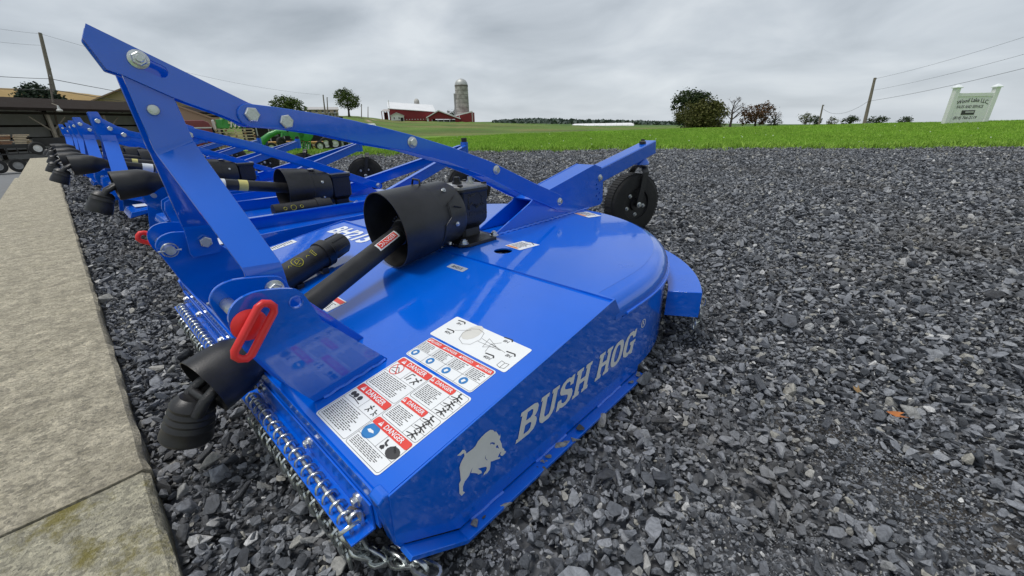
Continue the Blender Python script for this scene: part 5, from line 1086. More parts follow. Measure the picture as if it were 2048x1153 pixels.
# distant wooded ridge (reads as one mass)
b = MB(); rg = np.random.default_rng(9); v = []; f = []
for k in range(5200):
    u = rg.uniform(985, 1365); D = rg.uniform(900, 1500); p = place(u, D); hgt = np.interp(u, [985, 1060, 1150, 1250, 1365], [.5, 1.1, 1.0, .8, .5])*9; c = Vector((p[0], p[1], tz(p)+rg.uniform(0, 1)**1.5*hgt)); x_, y_ = frame(Vector(rg.normal(size=3)).normalized()); q = rg.uniform(2, 4.5); i = len(v)
    v += [tuple(c+x_*q), tuple(c+y_*q), tuple(c-x_*q), tuple(c-y_*q)]; f.append((i, i+1, i+2, i+3))
me = bpy.data.meshes.new('distant_wood'); me.from_pydata(v, [], f); o = link('distant_wood', me, leafmat('hazy_far_leaves', (.06, .085, .07), (.11, .14, .12))); tag(o, 'distant wooded ridge on the horizon', None, kind='stuff')

# ---- poles and wires
POLE = mat('weathered_pole_wood', (.22, .19, .16), .9, 0, 0, .25, 5, .4, 20)
WIRE = mat('utility_wire', (.05, .05, .055), .6)
def pole(u0, v0, u1, v1, D, r, label, arms=(), base_v=None):
    a = CAM+ray(u1, v1)*(D/np.linalg.norm(ray(u1, v1)[:2])); p = a[:2]; rt_ = ray(u0, v0); c = CAM+rt_*(D/np.linalg.norm(rt_[:2])); zb = min(tz(p)-.1, a[2])
    A = Vector(a); Cc = Vector(c); d = (Cc-A).normalized(); A2 = A+d*((zb-A.z)/d.z)
    t = empty('utility_pole', tuple(A2), label, 'pole'); MB().tube([(0, 0, 0), tuple((Cc-A2)*.5), tuple(Cc-A2)], [r*1.15, r, r*.75], 10).build('shaft', POLE, t, 60)
    MB().tube([tuple(Cc-A2-d*.15+HR*.12), tuple(Cc-A2-d*.02+HR*.14)], .06, 8).build('insulator', mat('grey_porcelain', (.35, .35, .35), .4), t, 60)
    return t, Cc
tA, topA = pole(80, 66, 113, 205, 72, .2, 'tall leaning wooden utility pole behind the open shed')
q = topA-Vector(tA.location); MB().lathe(tuple(q*.70+HR*.1), (0, 0, 1), [(0, .0), (.0, .14), (.5, .14), (.52, .05)], 12).build('bracket', POLE, tA)
pole(97, 150, 103, 186, 56, .07, 'thin grey pole just left of the tall leaning pole')
tB, topB = pole(1750, 156, 1728, 250, 60, .15, 'tall leaning utility pole left of the white sign')
pole(1646, 210, 1637, 252, 75, .11, 'short leaning utility pole right of the rust tree')
pole(646, 190, 651, 232, 110, .16, 'left of two utility poles before the beige house'); pole(654, 195, 656, 232, 114, .13, 'right of two utility poles before the beige house')
pole(723, 210, 723, 236, 130, .12, 'short pole just right of the solitary tree'); pole(736, 214, 736, 234, 150, .12, 'thin pole between the solitary tree and the barn')
def wire(p, q, sag, label, r=.012):
    P = [Vector(p).lerp(Vector(q), k/24)-Vector((0, 0, sag*4*(k/24)*(1-k/24))) for k in range(25)]; o = MB().tube(P, r, 5).build('utility_wire', WIRE, None, 60); return tag(o, label, 'wire', 'overhead wires')
def at(u, v, D): q = ray(u, v); return CAM+q*(D/np.linalg.norm(q[:2]))
wire(topB-Vector((0, 0, 2.2)), at(2300, 70, 40), .3, 'lowest overhead wire running right from the tall right pole', .013)
wire(topB-Vector((0, 0, .1)), at(2300, -10, 40), .3, 'top overhead wire running right from the tall right pole', .009)
wire(topB-Vector((0, 0, 1.2)), at(2300, 35, 40), .3, 'middle overhead wire running right from the tall right pole', .009)
wire(topB-Vector((0, 0, 2.2)), at(1646, 218, 75), .9, 'overhead wire between the two right hand poles', .014)
wire(topA-Vector((0, 0, .1)), at(-300, 0, 40), .2, 'highest overhead wire running left from the leaning pole', .009)
wire(topA-Vector((0, 0, 1.2)), at(-300, 40, 40), .2, 'second overhead wire running left from the leaning pole', .009)
wire(topA-Vector((0, 0, .1)), at(640, 190, 100), 1.0, 'highest overhead wire running right from the leaning pole', .012)
wire(at(-200, 135, 42), at(100, 158, 42), .1, 'third overhead wire left of the leaning pole', .016)
wire(at(-200, 165, 42), at(105, 180, 42), .1, 'lowest overhead wire left of the leaning pole', .018)
wire(at(100, 158, 42), at(650, 222, 110), 1.2, 'third overhead wire right of the leaning pole', .02)
wire(at(105, 180, 42), at(650, 230, 110), 1.2, 'lowest overhead wire right of the leaning pole', .02)

# ---- open pole shed on the left
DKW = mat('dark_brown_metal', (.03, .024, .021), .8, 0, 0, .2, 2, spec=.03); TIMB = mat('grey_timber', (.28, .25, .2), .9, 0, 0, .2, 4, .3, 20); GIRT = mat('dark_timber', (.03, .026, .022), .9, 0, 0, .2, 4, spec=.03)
SHEET = mat('grey_sheet_wall', (.5, .5, .49), .6, 0, 0, .1, 2)
A0, A1 = place(-420, 46), place(440, 60); eA = Vector((A1[0]-A0[0], A1[1]-A0[1], 0)); LS = eA.length; eA.normalize(); nA = Vector((-eA.y, eA.x, 0))
if nA.dot(Vector((A0[0]-CAM[0], A0[1]-CAM[1], 0))) < 0: nA = -nA
zb = -1.35; pm = V3(A0, zb)+eA*LS*.6
ze = zat(place(130, 50), 221)                                     # eave underside height
shed = empty('open_shed', (float(A0[0]), float(A0[1]), zb), 'long dark open pole shed with grey timber posts at the left', 'shed', rz=math.atan2(eA.y, eA.x))
sgn = 1 if Vector((-eA.y, eA.x, 0)).dot(nA) > 0 else -1
hE = ze-zb; DP = 7.
def sy(y): return sgn*y
def sbox(a, b, name, m, parent=shed): 
    a = (a[0], sy(a[1]), a[2]); b_ = (b[0], sy(b[1]), b[2]); return MB().box(tuple(map(min, zip(a, b_))), tuple(map(max, zip(a, b_)))).build(name, m, parent)
MB().add([(-1, sy(-.9), hE+.12), (LS+1, sy(-.9), hE+.12), (LS+1, sy(DP+.4), hE+1.3), (-1, sy(DP+.4), hE+1.3), (-1, sy(-.9), hE+.02), (LS+1, sy(-.9), hE+.02), (LS+1, sy(DP+.4), hE+1.2), (-1, sy(DP+.4), hE+1.2)], [(0, 1, 2, 3), (7, 6, 5, 4), (0, 4, 5, 1), (1, 5, 6, 2), (2, 6, 7, 3), (3, 7, 4, 0)]).build('roof', DKW, shed)
sbox((-1, -.95, hE-.05), (LS+1, -.9, hE+.15), 'fascia', DKW); sbox((-1, -.1, hE-.30), (LS+1, .1, hE-.12), 'beam', GIRT)
sbox((-1, DP, 0), (LS+1, DP+.06, hE+.9), 'back_wall', SHEET)
for k in range(3): sbox((-1, DP-.1, .7+k*1.0), (LS+1, DP-.002, .86+k*1.0), 'girt', GIRT)
def xs_at(u):                                                     # where a column of sight meets the shed front
    d = ray(u, 268)[:2]; m_ = np.array([[eA.x, -d[0]], [eA.y, -d[1]]]); return float(np.linalg.solve(m_, CAM[:2]-A0)[0])
SPN = xs_at(219)-xs_at(109); x = xs_at(109) % SPN
while x < LS:
    sbox((x-.1, -.1, 0), (x+.1, .1, hE-.30), 'post', TIMB); sbox((x-.11, DP-.26, 0), (x+.11, DP-.06, hE+.6), 'back_post', GIRT)
    for s_ in (-1, 1):
        p0, p1 = Vector((x, 0, hE-1.55)), Vector((x+s_*1.15, 0, hE-.44)); MB().tube([p0, p1], .055, 4).build('brace', TIMB, shed)
    x += SPN
for k in range(int(LS/1.2)): MB().tube([(k*1.2, sy(-.6), hE-.03), (k*1.2, sy(DP), hE+1.10)], .045, 4).build('rafter', GIRT, shed)
pl_ = at(117, 216, 47); l_ = empty('yard_light', tuple(pl_), 'white dome yard light under the shed eave', 'lamp'); MB().lathe((0, 0, -.25), (0, 0, 1), [(0, .06), (.02, .17), (.12, .17), (.16, .09), (.3, .06), (.42, .04)], 14).build('lamp_shade', mat('pale_lamp_shell', (.6, .6, .58), .5), l_, 40); MB().tube([(0, 0, .15), tuple(nA*.5+Vector((0, 0, .3)))], .025, 6).build('bracket', TIMB, l_)

# ---- tan building with brown roof behind the shed
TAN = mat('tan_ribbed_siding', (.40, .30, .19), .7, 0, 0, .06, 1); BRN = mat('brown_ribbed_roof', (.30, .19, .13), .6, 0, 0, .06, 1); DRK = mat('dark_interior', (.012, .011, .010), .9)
def gable_building(name, u0, D0, u1, D1, v_ridge_u, v_ridge, v_eave, depth, wallm, roofm, label, cat='building', trim=None, over=.4):
    a, c = place(u0, D0), place(u1, D1); e = Vector((c[0]-a[0], c[1]-a[1], 0)); L = e.length; e.normalize(); n_ = Vector((-e.y, e.x, 0)); s = 1
    if n_.dot(Vector((a[0]-CAM[0], a[1]-CAM[1], 0))) < 0: s = -1
    z0 = min(tz(a), tz(c))-.3; t = empty(name, (float(a[0]), float(a[1]), z0), label, cat, rz=math.atan2(e.y, e.x))
    mid = (a+c)/2; hE_ = zat(mid, v_eave)-z0; hR = zat(place(v_ridge_u, (D0+D1)/2), v_ridge)-z0
    return t, L, s, hE_, hR
t, L, s, hE_, hR = gable_building('shop_building', 150, 78, 445, 78, 300, 166, 226, 14, TAN, BRN, 'tan sided shop building with a brown gable roof behind the shed')
MB().add([(0, 0, 0), (L, 0, 0), (L, 0, hE_), (L/2, 0, hR), (0, 0, hE_), (0, s*16, 0), (L, s*16, 0), (L, s*16, hE_), (L/2, s*16, hR), (0, s*16, hE_)], [(0, 1, 2, 3, 4), (9, 8, 7, 6, 5), (0, 4, 9, 5), (1, 6, 7, 2)]).build('wall', TAN, t)
for q in range(int(L/.35)):
    x = .2+q*.35; zt = hE_+(hR-hE_)*(1-abs(x-L/2)/(L/2)); MB().box((x-.03, min(-s*.03, -s*.002), 0), (x+.03, max(-s*.03, -s*.002), zt-.12)).build('siding_rib', TAN, t) if q % 2 == 0 else None
for sx in (0, 1):
    x0_ = -.6 if sx == 0 else L+.6; ov = hE_-(hR-hE_)*.6/(L/2)
    MB().add([(x0_, -s*1.0, ov), (L/2, -s*1.0, hR+.02), (L/2, s*16.4, hR+.02), (x0_, s*16.4, ov), (x0_, -s*1.0, ov+.16), (L/2, -s*1.0, hR+.18), (L/2, s*16.4, hR+.18), (x0_, s*16.4, ov+.16)], [(0, 1, 2, 3), (7, 6, 5, 4), (0, 4, 5, 1), (1, 5, 6, 2), (2, 6, 7, 3), (3, 7, 4, 0)]).build('roof', BRN, t)
# ---- long lean-to with brown roof right of the mast
t = thing('lean_to', 395, 44, 'open dark lean to with brown sloping roof behind the green machines', 'shed')
w = wpx(44, 395); hb = zat(place(395, 44), 243)-t.location.z; hr = zat(place(380, 44), 196)-t.location.z
MB().add([(-70*w, 0, hr), (46*w, -.6, hb), (46*w, 7, hb), (-70*w, 7, hr), (-70*w, 0, hr+.14), (46*w, -.6, hb+.14), (46*w, 7, hb+.14), (-70*w, 7, hr+.14)], [(0, 1, 2, 3), (7, 6, 5, 4), (0, 4, 5, 1), (1, 5, 6, 2), (2, 6, 7, 3), (3, 7, 4, 0)]).build('roof', BRN, t)
MB().add([(-70*w, .1, hr-.02), (45*w, -.4, hb-.02), (45*w, -.4, hb-.5), (-70*w, .1, hb-.5)], [(0, 1, 2, 3)]).build('gable_panel', BRN, t)
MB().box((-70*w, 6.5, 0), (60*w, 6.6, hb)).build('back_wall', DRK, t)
for x in (-30, 8, 44): MB().box((x*w-.09, -.3, 0), (x*w+.09, -.12, hb-.02)).build('post', TIMB, t)
t = thing('machine_shed', 545, 46, 'dark low machine shed behind the green hay machine', 'shed'); w = wpx(46, 545); hb = zat(place(545, 46), 240)-t.location.z
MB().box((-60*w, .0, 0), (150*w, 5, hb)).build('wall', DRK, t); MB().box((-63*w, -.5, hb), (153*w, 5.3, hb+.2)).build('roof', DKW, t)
for x in (-32, -8, 20, 50): MB().box((x*w-.05, -.1, 0), (x*w+.05, -.002, hb)).build('post', mat('pale_steel_post', (.4, .4, .4), .5), t)
MB().box((-5*w, -.06, hb*.35), (9*w, -.003, hb*.75)).build('window', mat('dusty_glass', (.12, .14, .15), .15, 0, .3), t)

# ---- trailers and lumber at far left
STEEL = mat('black_painted_steel', (.012, .012, .013), .4, 0, .2, .2, 5); RIM = mat('white_wheel_rim', (.7, .7, .68), .4); TYRE = mat('trailer_tyre', (.02, .02, .02), .8, 0, 0, .3, 8); LUM = mat('sawn_lumber', (.62, .5, .34), .8, 0, 0, .25, 3); LUM2 = mat('reddish_lumber', (.33, .17, .09), .8, 0, 0, .25, 3)
def road_wheel(parent, c, ax, r, w, rim=RIM, name='wheel'):
    wh = MB().lathe(c, ax, [(-w/2, r*.55), (-w/2, r*.9), (-w*.35, r), (w*.35, r), (w/2, r*.9), (w/2, r*.55)], 24, closed_prof=True).build(name, TYRE, parent, 40)
    MB().lathe(c, ax, [(-w*.3, .02), (-w*.32, r*.56), (w*.32, r*.56), (w*.2, r*.4), (w*.34, r*.16), (w*.34, .01)], 20).build('rim', rim, wh, 40); return wh
t = thing('utility_trailer', 30, 36, 'black flat utility trailer carrying lumber at the far left', 'trailer', z=-1.17); w = wpx(36, 30)*1.0
zd = zat(place(30, 36), 292)+1.17
MB().box((-110*w, 0, zd-.12), (42*w, 1.6, zd)).build('bed', STEEL, t)
for k in range(7): MB().box((-100*w+k*22*w, -.05, zd-.4), (-97*w+k*22*w, 1.6, zd-.12)).build('cross_member', STEEL, t)
MB().box((-110*w, -.04, zd-.45), (50*w, .04, zd-.38)).build('side_rail', STEEL, t); MB().box((-110*w, -.04, zd+.0), (42*w, .02, zd+.09)).build('side_rail', STEEL, t)
MB().tube([(42*w, .2, zd-.42), (95*w, .7, zd-.45)], .05, 6).build('tongue', STEEL, t); MB().tube([(42*w, 1.4, zd-.42), (95*w, .7, zd-.45)], .05, 6).build('tongue', STEEL, t)
road_wheel(t, (-22*w, -.16, .36), (0, -1, 0), .36, .2, mat('grey_wheel_rim', (.3, .3, .3), .5)); road_wheel(t, (-62*w, -.16, .36), (0, -1, 0), .36, .2, MATS['grey_wheel_rim'])
road_wheel(t, (32*w, -.14, zd-.16), (.25, -1, 0), .34, .2, RIM, 'spare_wheel')
t2 = thing('lumber_stack', 26, 36.6, 'stack of pale lumber on the black trailer', 'lumber', z=zd-1.168)
rg = np.random.default_rng(12)
for k in range(7):
    for j in range(3): o_ = rg.normal(0, .05); MB().box((-3*w+o_, j*.28, k*.085), (26*w+o_+rg.normal(0, .06), j*.28+.25, k*.085+.06)).build('plank', LUM, t2, bevel=.004)
t2 = thing('lumber_stack', -16, 36.6, 'stack of reddish boards at the frame edge on the trailer', 'lumber', z=zd-1.168)
for k in range(7):
    for j in range(3): o_ = rg.normal(0, .06); MB().box((-60*w+o_, j*.28, k*.085), (28*w+o_+rg.normal(0, .1), j*.28+.25, k*.085+.06)).build('plank', LUM2 if k % 3 else LUM, t2, bevel=.004)
t = thing('flatbed_trailer', 100, 40, 'black low trailer with dark side boards parked before the shed', 'trailer', z=-1.2); w = wpx(40, 100); z1_ = zat(place(100, 40), 276)+1.2; z0_ = zat(place(100, 40), 292)+1.2
MB().box((-40*w, 0, z0_), (75*w, .08, z1_)).build('side_board', STEEL, t); MB().box((-40*w, .08, z0_), (75*w, 2, z0_+.1)).build('bed', STEEL, t); MB().box((-40*w, 2, z0_), (75*w, 2.08, z1_)).build('side_board', STEEL, t)
for k in range(8): MB().box((-38*w+k*15*w, -.03, z0_), (-36*w+k*15*w, -.002, z1_+.02)).build('stake', STEEL, t)
road_wheel(t, (20*w, .3, .38), (0, -1, 0), .38, .22); road_wheel(t, (50*w, .3, .38), (0, -1, 0), .38, .22)
for u in (97, 116): 
    t3 = thing('wrapped_bundle', u, 44, ('left' if u == 97 else 'right')+' white wrapped bundle before the shed', 'bundle', z=-1.25); w3 = wpx(44, u); MB().box((-6*w3, 0, .35), (6*w3, .6, zat(place(u, 44), 277)+1.25)).build('wrap', WHITE, t3, bevel=.05); MB().box((-6.2*w3, -.02, .33), (6.2*w3, .62, .42)).build('pallet', LUM, t3)

# ---- machinery yard
MAR = mat('maroon_paint', (.17, .018, .022), .35, 0, .4, .1, 2); JD = mat('green_machine_paint', (.03, .26, .04), .4, 0, .3, .15, 4); GPIPE = mat('pale_grey_tube', (.55, .55, .53), .5); ORG = mat('orange_triangle', (.85, .17, .02), .5); YWD = mat('yellow_painted_steel', (.55, .30, .07), .6, 0, 0, .2, 3); BLUC = mat('teal_blue_cab', (.03, .11, .19), .35, 0, .4, .1, 3); GLS = mat('cab_glass', (.10, .17, .19), .08, 0, .6, .1, 2)
t = thing('grain_wagon', 392, 26, 'dark red wagon body with rounded roof seen behind the near mast', 'wagon'); w = wpx(26, 392); zt = zat(place(392, 26), 241)-t.location.z
pr_ = [(-36*w, .55), (33*w, .55), (33*w, zt*.86), (29*w, zt*.95), (20*w, zt), (-36*w, zt)]
MB().prism([(x, z) for x, z in pr_], 0, 2.2, Matrix.Rotation(R(-90), 4, 'Z') @ Matrix.Scale(-1, 4, (1, 0, 0)) if False else Matrix(((0, 1, 0, 0), (1, 0, 0, 0), (0, 0, 1, 0), (0, 0, 0, 1)))).build('body', MAR, t, bevel=.04)
MB().box((12*w, -.04, .9), (27*w, -.003, 1.45)).build('door', MAR, t, bevel=.01); MB().box((-36*w, -.05, zt*.80), (33.2*w, -.002, zt*.83)).build('trim_strip', GPIPE, t)
road_wheel(t, (-20*w, 0, .4), (0, -1, 0), .4, .25); road_wheel(t, (18*w, 0, .4), (0, -1, 0), .4, .25)
def pallet_stack(u, D, v_top, hw, label, rows, m=LUM):
    t = thing('pallet_stack', u, D, label, 'pallets'); w = wpx(D, u); H = zat(place(u, D), v_top)-t.location.z; ph = H/rows
    for k in range(rows):
        MB().box((-hw*w, 0, k*ph+ph*.55), (hw*w, 1.1, k*ph+ph*.80)).build('deck_board', m, t)
        for x in (-1, -.5, 0, .5, .97): MB().box((x*hw*w, .02, k*ph), (x*hw*w+.09, 1.05, k*ph+ph*.54)).build('stringer', LUM2 if (k+int(x*10)) % 3 == 0 else m, t)
    return t, w, H
t, w, H = pallet_stack(468, 27, 257, 38, 'long stack of pale pallets below the green machine', 9)
t = thing('planter_frame', 470, 27.4, 'green machine frame with white tubes lying on the pallet stack', 'machine', z=t.location.z+H); w = wpx(27.4, 470); rg = np.random.default_rng(4); Ht = zat(place(455, 27.4), 232)-t.location.z
for k in range(7): x0_ = (-34+k*9)*w; MB().tube([(x0_, rg.uniform(0, .8), 0), (x0_+rg.uniform(-6, 12)*w, rg.uniform(0, .8), Ht*rg.uniform(.5, 1)*(1-.06*k)), (x0_+rg.uniform(5, 20)*w, .5, Ht*.3)], .06, 6).build('frame_bar', JD, t)
MB().box((-34*w, .2, 0), (-10*w, .7, Ht*.72)).build('seed_box', JD, t, bevel=.03); MB().box((-36*w, .3, .1), (38*w, .42, .22)).build('tool_bar', JD, t)
for k in range(6): x0_ = (-6+k*8)*w; MB().tube([(x0_, .1, .05), (x0_+3*w, .15, Ht*.62*(1-.09*k)), (x0_+7*w, .2, .08)], .035, 6).build('white_tube', GPIPE, t)
MB().box((-42*w, .1, -.1), (-36*w, .3, Ht*.7)).build('end_panel', GPIPE, t, bevel=.05)
# green hay machine: curved boom, hanging reel frames, small wheel
t = thing('hay_rake', 568, 23, 'green hay rake with curved boom and hanging slatted frame', 'machine'); w = wpx(23, 568); gz = t.location.z
def hp_(u, v, y=0): return (float((u-568)*w), y, zat(place(u, 23), v)-gz)
MB().tube([hp_(508, 312), hp_(512, 295), hp_(522, 281), hp_(538, 270), hp_(553, 264), hp_(572, 264)], [.16, .16, .15, .13, .11, .09], 10).build('boom', JD, t, 60)
MB().add([hp_(505, 318), hp_(520, 318), hp_(531, 283), hp_(520, 286), hp_(505, 318, .3), hp_(520, 318, .3), hp_(531, 283, .3), hp_(520, 286, .3)], [(0, 1, 2, 3), (7, 6, 5, 4), (0, 4, 5, 1), (1, 5, 6, 2), (2, 6, 7, 3), (3, 7, 4, 0)]).build('boom_base', mat('dark_blue_stand', (.02, .05, .2), .4), t)
MB().box((hp_(560, 268)[0], -.1, hp_(560, 268)[2]-.1), (hp_(616, 268)[0], .1, hp_(616, 268)[2]+.1)).build('cross_beam', JD, t)
for u in (592, 609):
    c = Vector(hp_(u, 267, -.14)); MB().lathe(c, (0, -1, 0), [(0, .35), (.05, .35), (.06, .30), (.06, .1)], 20).build('reel_disc', JD, t, 40)
for k in range(8): u0 = 580+k*5; MB().tube([hp_(u0+6, 268, -.05), hp_(u0-5, 304, -.2)], .03, 5).build('slat', JD, t)
for k in range(7): v0 = 273+k*5; MB().tube([hp_(578-k*1.2, v0, -.12), hp_(616-k*2, v0, -.12)], .025, 5).build('tine_bar', mat('rusty_tine', (.25, .2, .1), .7), t)
road_wheel(t, hp_(557, 284, -.3), (.6, -.8, 0), .22, .16, TYRE); MB().tube([hp_(562, 267, -.1), hp_(557, 284, -.2)], .05, 6).build('wheel_arm', JD, t)
for k, (u, lb) in enumerate(((552, 'tan grain drill box left part behind the green rake'), (622, 'tan wooden sided implement with an orange triangle'))):
    t = thing('seed_drill', u, 24.5, lb, 'machine'); w = wpx(24.5, u); z1_ = zat(place(u, 24.5), 283)-t.location.z; z0_ = zat(place(u, 24.5), 302)-t.location.z; hw = 24 if k == 0 else 20
    for j in range(4): MB().box((-hw*w, 0, z0_+(z1_-z0_)*j/4), (hw*w, .8, z0_+(z1_-z0_)*(j+.8)/4)).build('board', YWD if j % 2 else LUM, t, bevel=.01)
    road_wheel(t, (-hw*w*.7, 0, .25), (0, -1, 0), .25, .15); road_wheel(t, (hw*w*.6, 0, .25), (0, -1, 0), .25, .15)
    if k: MB().add([(8*w, -.03, z0_+.05), (18*w, -.03, z0_+.05), (13*w, -.03, z1_-.05), (8*w, -.01, z0_+.05), (18*w, -.01, z0_+.05), (13*w, -.01, z1_-.05)], [(0, 1, 2), (5, 4, 3), (0, 3, 4, 1), (1, 4, 5, 2), (2, 5, 3, 0)]).build('warning_triangle', ORG, t)
t = thing('loader_cab', 656, 27, 'teal blue loader cab with a rounded window', 'vehicle'); w = wpx(27, 656); z1_ = zat(place(656, 27), 272)-t.location.z
MB().box((-14*w, 0, .35), (14*w, 1.6, z1_)).build('cab', BLUC, t, bevel=.12, seg=3); MB().box((-8*w, -.03, z1_*.42), (9*w, -.002, z1_*.88)).build('window', GLS, t, bevel=.02); MB().box((-13*w, .1, z1_), (13*w, 1.5, z1_+.08)).build('roof', GPIPE, t, bevel=.03)
for x in (-9, 9): road_wheel(t, (x*w, 0, .36), (0, -1, 0), .36, .25)
t = thing('skid_loader', 688, 28, 'dark parked loader with pale parts right of the teal cab', 'vehicle'); w = wpx(28, 688); z1_ = zat(place(688, 28), 276)-t.location.z
MB().box((-13*w, 0, .3), (13*w, 1.5, z1_*.6)).build('chassis', STEEL, t, bevel=.05); MB().box((-8*w, .1, z1_*.6), (10*w, 1.3, z1_)).build('cab', STEEL, t, bevel=.05); MB().box((-5*w, .06, z1_*.66), (6*w, .098, z1_*.94)).build('window', GLS, t)
MB().tube([(-12*w, -.1, z1_*.8), (4*w, -.1, z1_*.7), (13*w, -.1, .3)], .07, 6).build('lift_arm', GPIPE, t)
for x in (-9, 7): road_wheel(t, (x*w, 0, .36), (0, -1, 0), .36, .25)
t = thing('equipment_rack', 713, 28, 'small dark rack of teal and black equipment right of the loader', 'rack'); w = wpx(28, 713); z1_ = zat(place(713, 28), 279)-t.location.z
for x in (-8, 0, 9): MB().box((x*w-.04, 0, 0), (x*w+.04, .08, z1_)).build('post', STEEL, t)
MB().box((-7*w, .1, .2), (1*w, .7, z1_*.85)).build('crate', mat('teal_crate', (.05, .16, .15), .5), t, bevel=.03); MB().box((2*w, .1, .15), (8*w, .6, z1_*.6)).build('crate', STEEL, t, bevel=.03)
t = thing('parked_car', 743, 31, 'low white car roof glimpsed under the brace near the lawn', 'car'); w = wpx(31, 743); z1_ = max(1.3, zat(place(743, 31), 287)-t.location.z)
MB().prism([(-24*w, .35), (26*w, .35), (26*w, z1_*.62), (14*w, z1_*.68), (8*w, z1_), (-12*w, z1_), (-20*w, z1_*.66), (-24*w, z1_*.6)], 0, 1.7, Matrix(((0, 1, 0, 0), (1, 0, 0, 0), (0, 0, 1, 0), (0, 0, 0, 1)))).build('body', LWHITE, t, bevel=.06)
MB().box((-12*w, -.02, z1_*.70), (7*w, -.003, z1_*.92)).build('window', GLS, t)
for x in (-15, 16): road_wheel(t, (x*w, .02, .32), (0, -1, 0), .32, .2)

# ---- beige house
BEI = mat('beige_siding', (.5, .42, .31), .8, 0, 0, .08, 1); ROOFG = mat('pale_grey_roof', (.42, .41, .40), .7, 0, 0, .1, 1); DWIN = mat('dark_window', (.03, .035, .045), .15, 0, .3)
t = thing('farmhouse', 651, 132, 'two storey beige house left of the solitary tree', 'house'); w = wpx(132, 651); z1_ = zat(place(651, 132), 219)-t.location.z; zr = zat(place(651, 132), 213)-t.location.z
MB().box((-31*w, 0, -1), (31*w, 9, z1_)).build('wall', BEI, t)
MB().add([(-33*w, -.6, z1_-.1), (33*w, -.6, z1_-.1), (33*w, 4.5, zr), (-33*w, 4.5, zr), (33*w, 9.6, z1_-.1), (-33*w, 9.6, z1_-.1)], [(0, 1, 2, 3), (3, 2, 4, 5), (1, 4, 2), (0, 3, 5), (0, 5, 4, 1)]).build('roof', ROOFG, t)
for k in range(5):
    for zz in (.62, .18):
        f_ = MB().box(((-26+k*12)*w, -.05, z1_*zz), ((-22+k*12)*w, -.002, z1_*(zz+.24))).build('window', DWIN, t); MB().box(((-26.5+k*12)*w, -.07, z1_*zz-.12), ((-21.5+k*12)*w, -.051, z1_*zz)).build('sill', LWHITE, f_)
MB().box((4*w, -1.6, z1_*.48), (31*w, 0, z1_*.52)).build('porch_roof', ROOFG, t)
for k in range(5): MB().box(((5+k*6)*w, -1.5, -1), ((5.6+k*6)*w, -1.35, z1_*.48)).build('porch_post', LWHITE, t)

# ---- red barn group
BRED = mat('barn_red_siding', (.22, .022, .026), .75, 0, 0, .12, .6); WROOF = mat('white_metal_roof', (.72, .73, .74), .45, 0, 0, .04, .4); WTRIM = mat('white_trim', (.75, .75, .74), .6); SILC = mat('silo_concrete', (.24, .225, .20), .9, 0, 0, .35, .5, .4, 2, col2=(.46, .45, .42)); DARKT = mat('silo_stain', (.16, .145, .13), .9, 0, 0, .3, .3)
D = 185; z0 = tz(place(860, D))-.5
def bz(u, v, d=D): return zat(place(u, d), v)-z0
t = thing('red_barn', 783, D, 'long red barn with a white metal roof on the hill', 'barn', z=z0); w = wpx(D, 860)
MB().add([(0, 0, 0), (88*w, 0, 0), (88*w, 0, bz(871, 224)), (0, 0, bz(783, 217)), (0, 18, 0), (88*w, 18, 0), (88*w, 18, bz(871, 224)), (0, 18, bz(783, 217))], [(0, 1, 2, 3), (7, 6, 5, 4), (0, 3, 7, 4), (1, 5, 6, 2)]).build('wall', BRED, t)
MB().add([(0, 0, bz(783, 217)), (0, 18, bz(783, 217)), (0, 9, bz(783, 202))], [(0, 1, 2)]).build('gable_wall', BRED, t)
MB().add([(-.6, -.7, bz(783, 217)), (89*w, -.7, bz(871, 223.5)), (89*w, 9, bz(871, 208)), (-.6, 9, bz(783, 202)), (89*w, 19, bz(871, 223.5)), (-.6, 19, bz(783, 217))], [(0, 1, 2, 3), (3, 2, 4, 5)]).build('roof', WROOF, t)
MB().add([(-.6, -.72, bz(783, 217)), (89*w, -.72, bz(871, 223.5)), (89*w, -.72, bz(871, 224.6)), (-.6, -.72, bz(783, 218.2))], [(0, 1, 2, 3)]).build('fascia', WTRIM, t)
for k in range(8): MB().box(((30+k*5.5)*w, -.06, bz(820, 240)), ((32+k*5.5)*w, -.003, bz(820, 238.6))).build('window', WTRIM, t)
MB().tube([(0, 0, bz(783, 217)), (0, 0, bz(783, 201))], .12, 5).build('lightning_rod', WTRIM, t)
t = thing('pavilion', 775, D+4, 'small open white roofed pavilion at the left end of the red barn', 'shed', z=z0); MB().add([(-9*w, -1, bz(770, 223)), (8*w, -1, bz(770, 223)), (8*w, 7, bz(770, 217.5)), (-4*w, 7, bz(770, 217.5)), (-9*w, -1, bz(770, 222.4)), (8*w, -1, bz(770, 222.4)), (8*w, 7, bz(770, 217)), (-4*w, 7, bz(770, 217))], [(0, 1, 2, 3), (7, 6, 5, 4), (0, 4, 5, 1), (1, 5, 6, 2), (2, 6, 7, 3), (3, 7, 4, 0)]).build('roof', ROOFG, t)
for x in (-8, -3, 2, 7): MB().box((x*w-.15, -.5, 0), (x*w+.15, -.2, bz(770, 223))).build('post', BRED, t)
MB().box((-4*w, 3, 0), (4*w, 4, bz(770, 224))).build('stored_goods', DRK, t)
t = thing('milk_house', 797, D-6, 'small white gabled building in front of the red barn', 'building', z=z0); zE, zR = bz(797, 232, D-6), bz(797, 227, D-6)
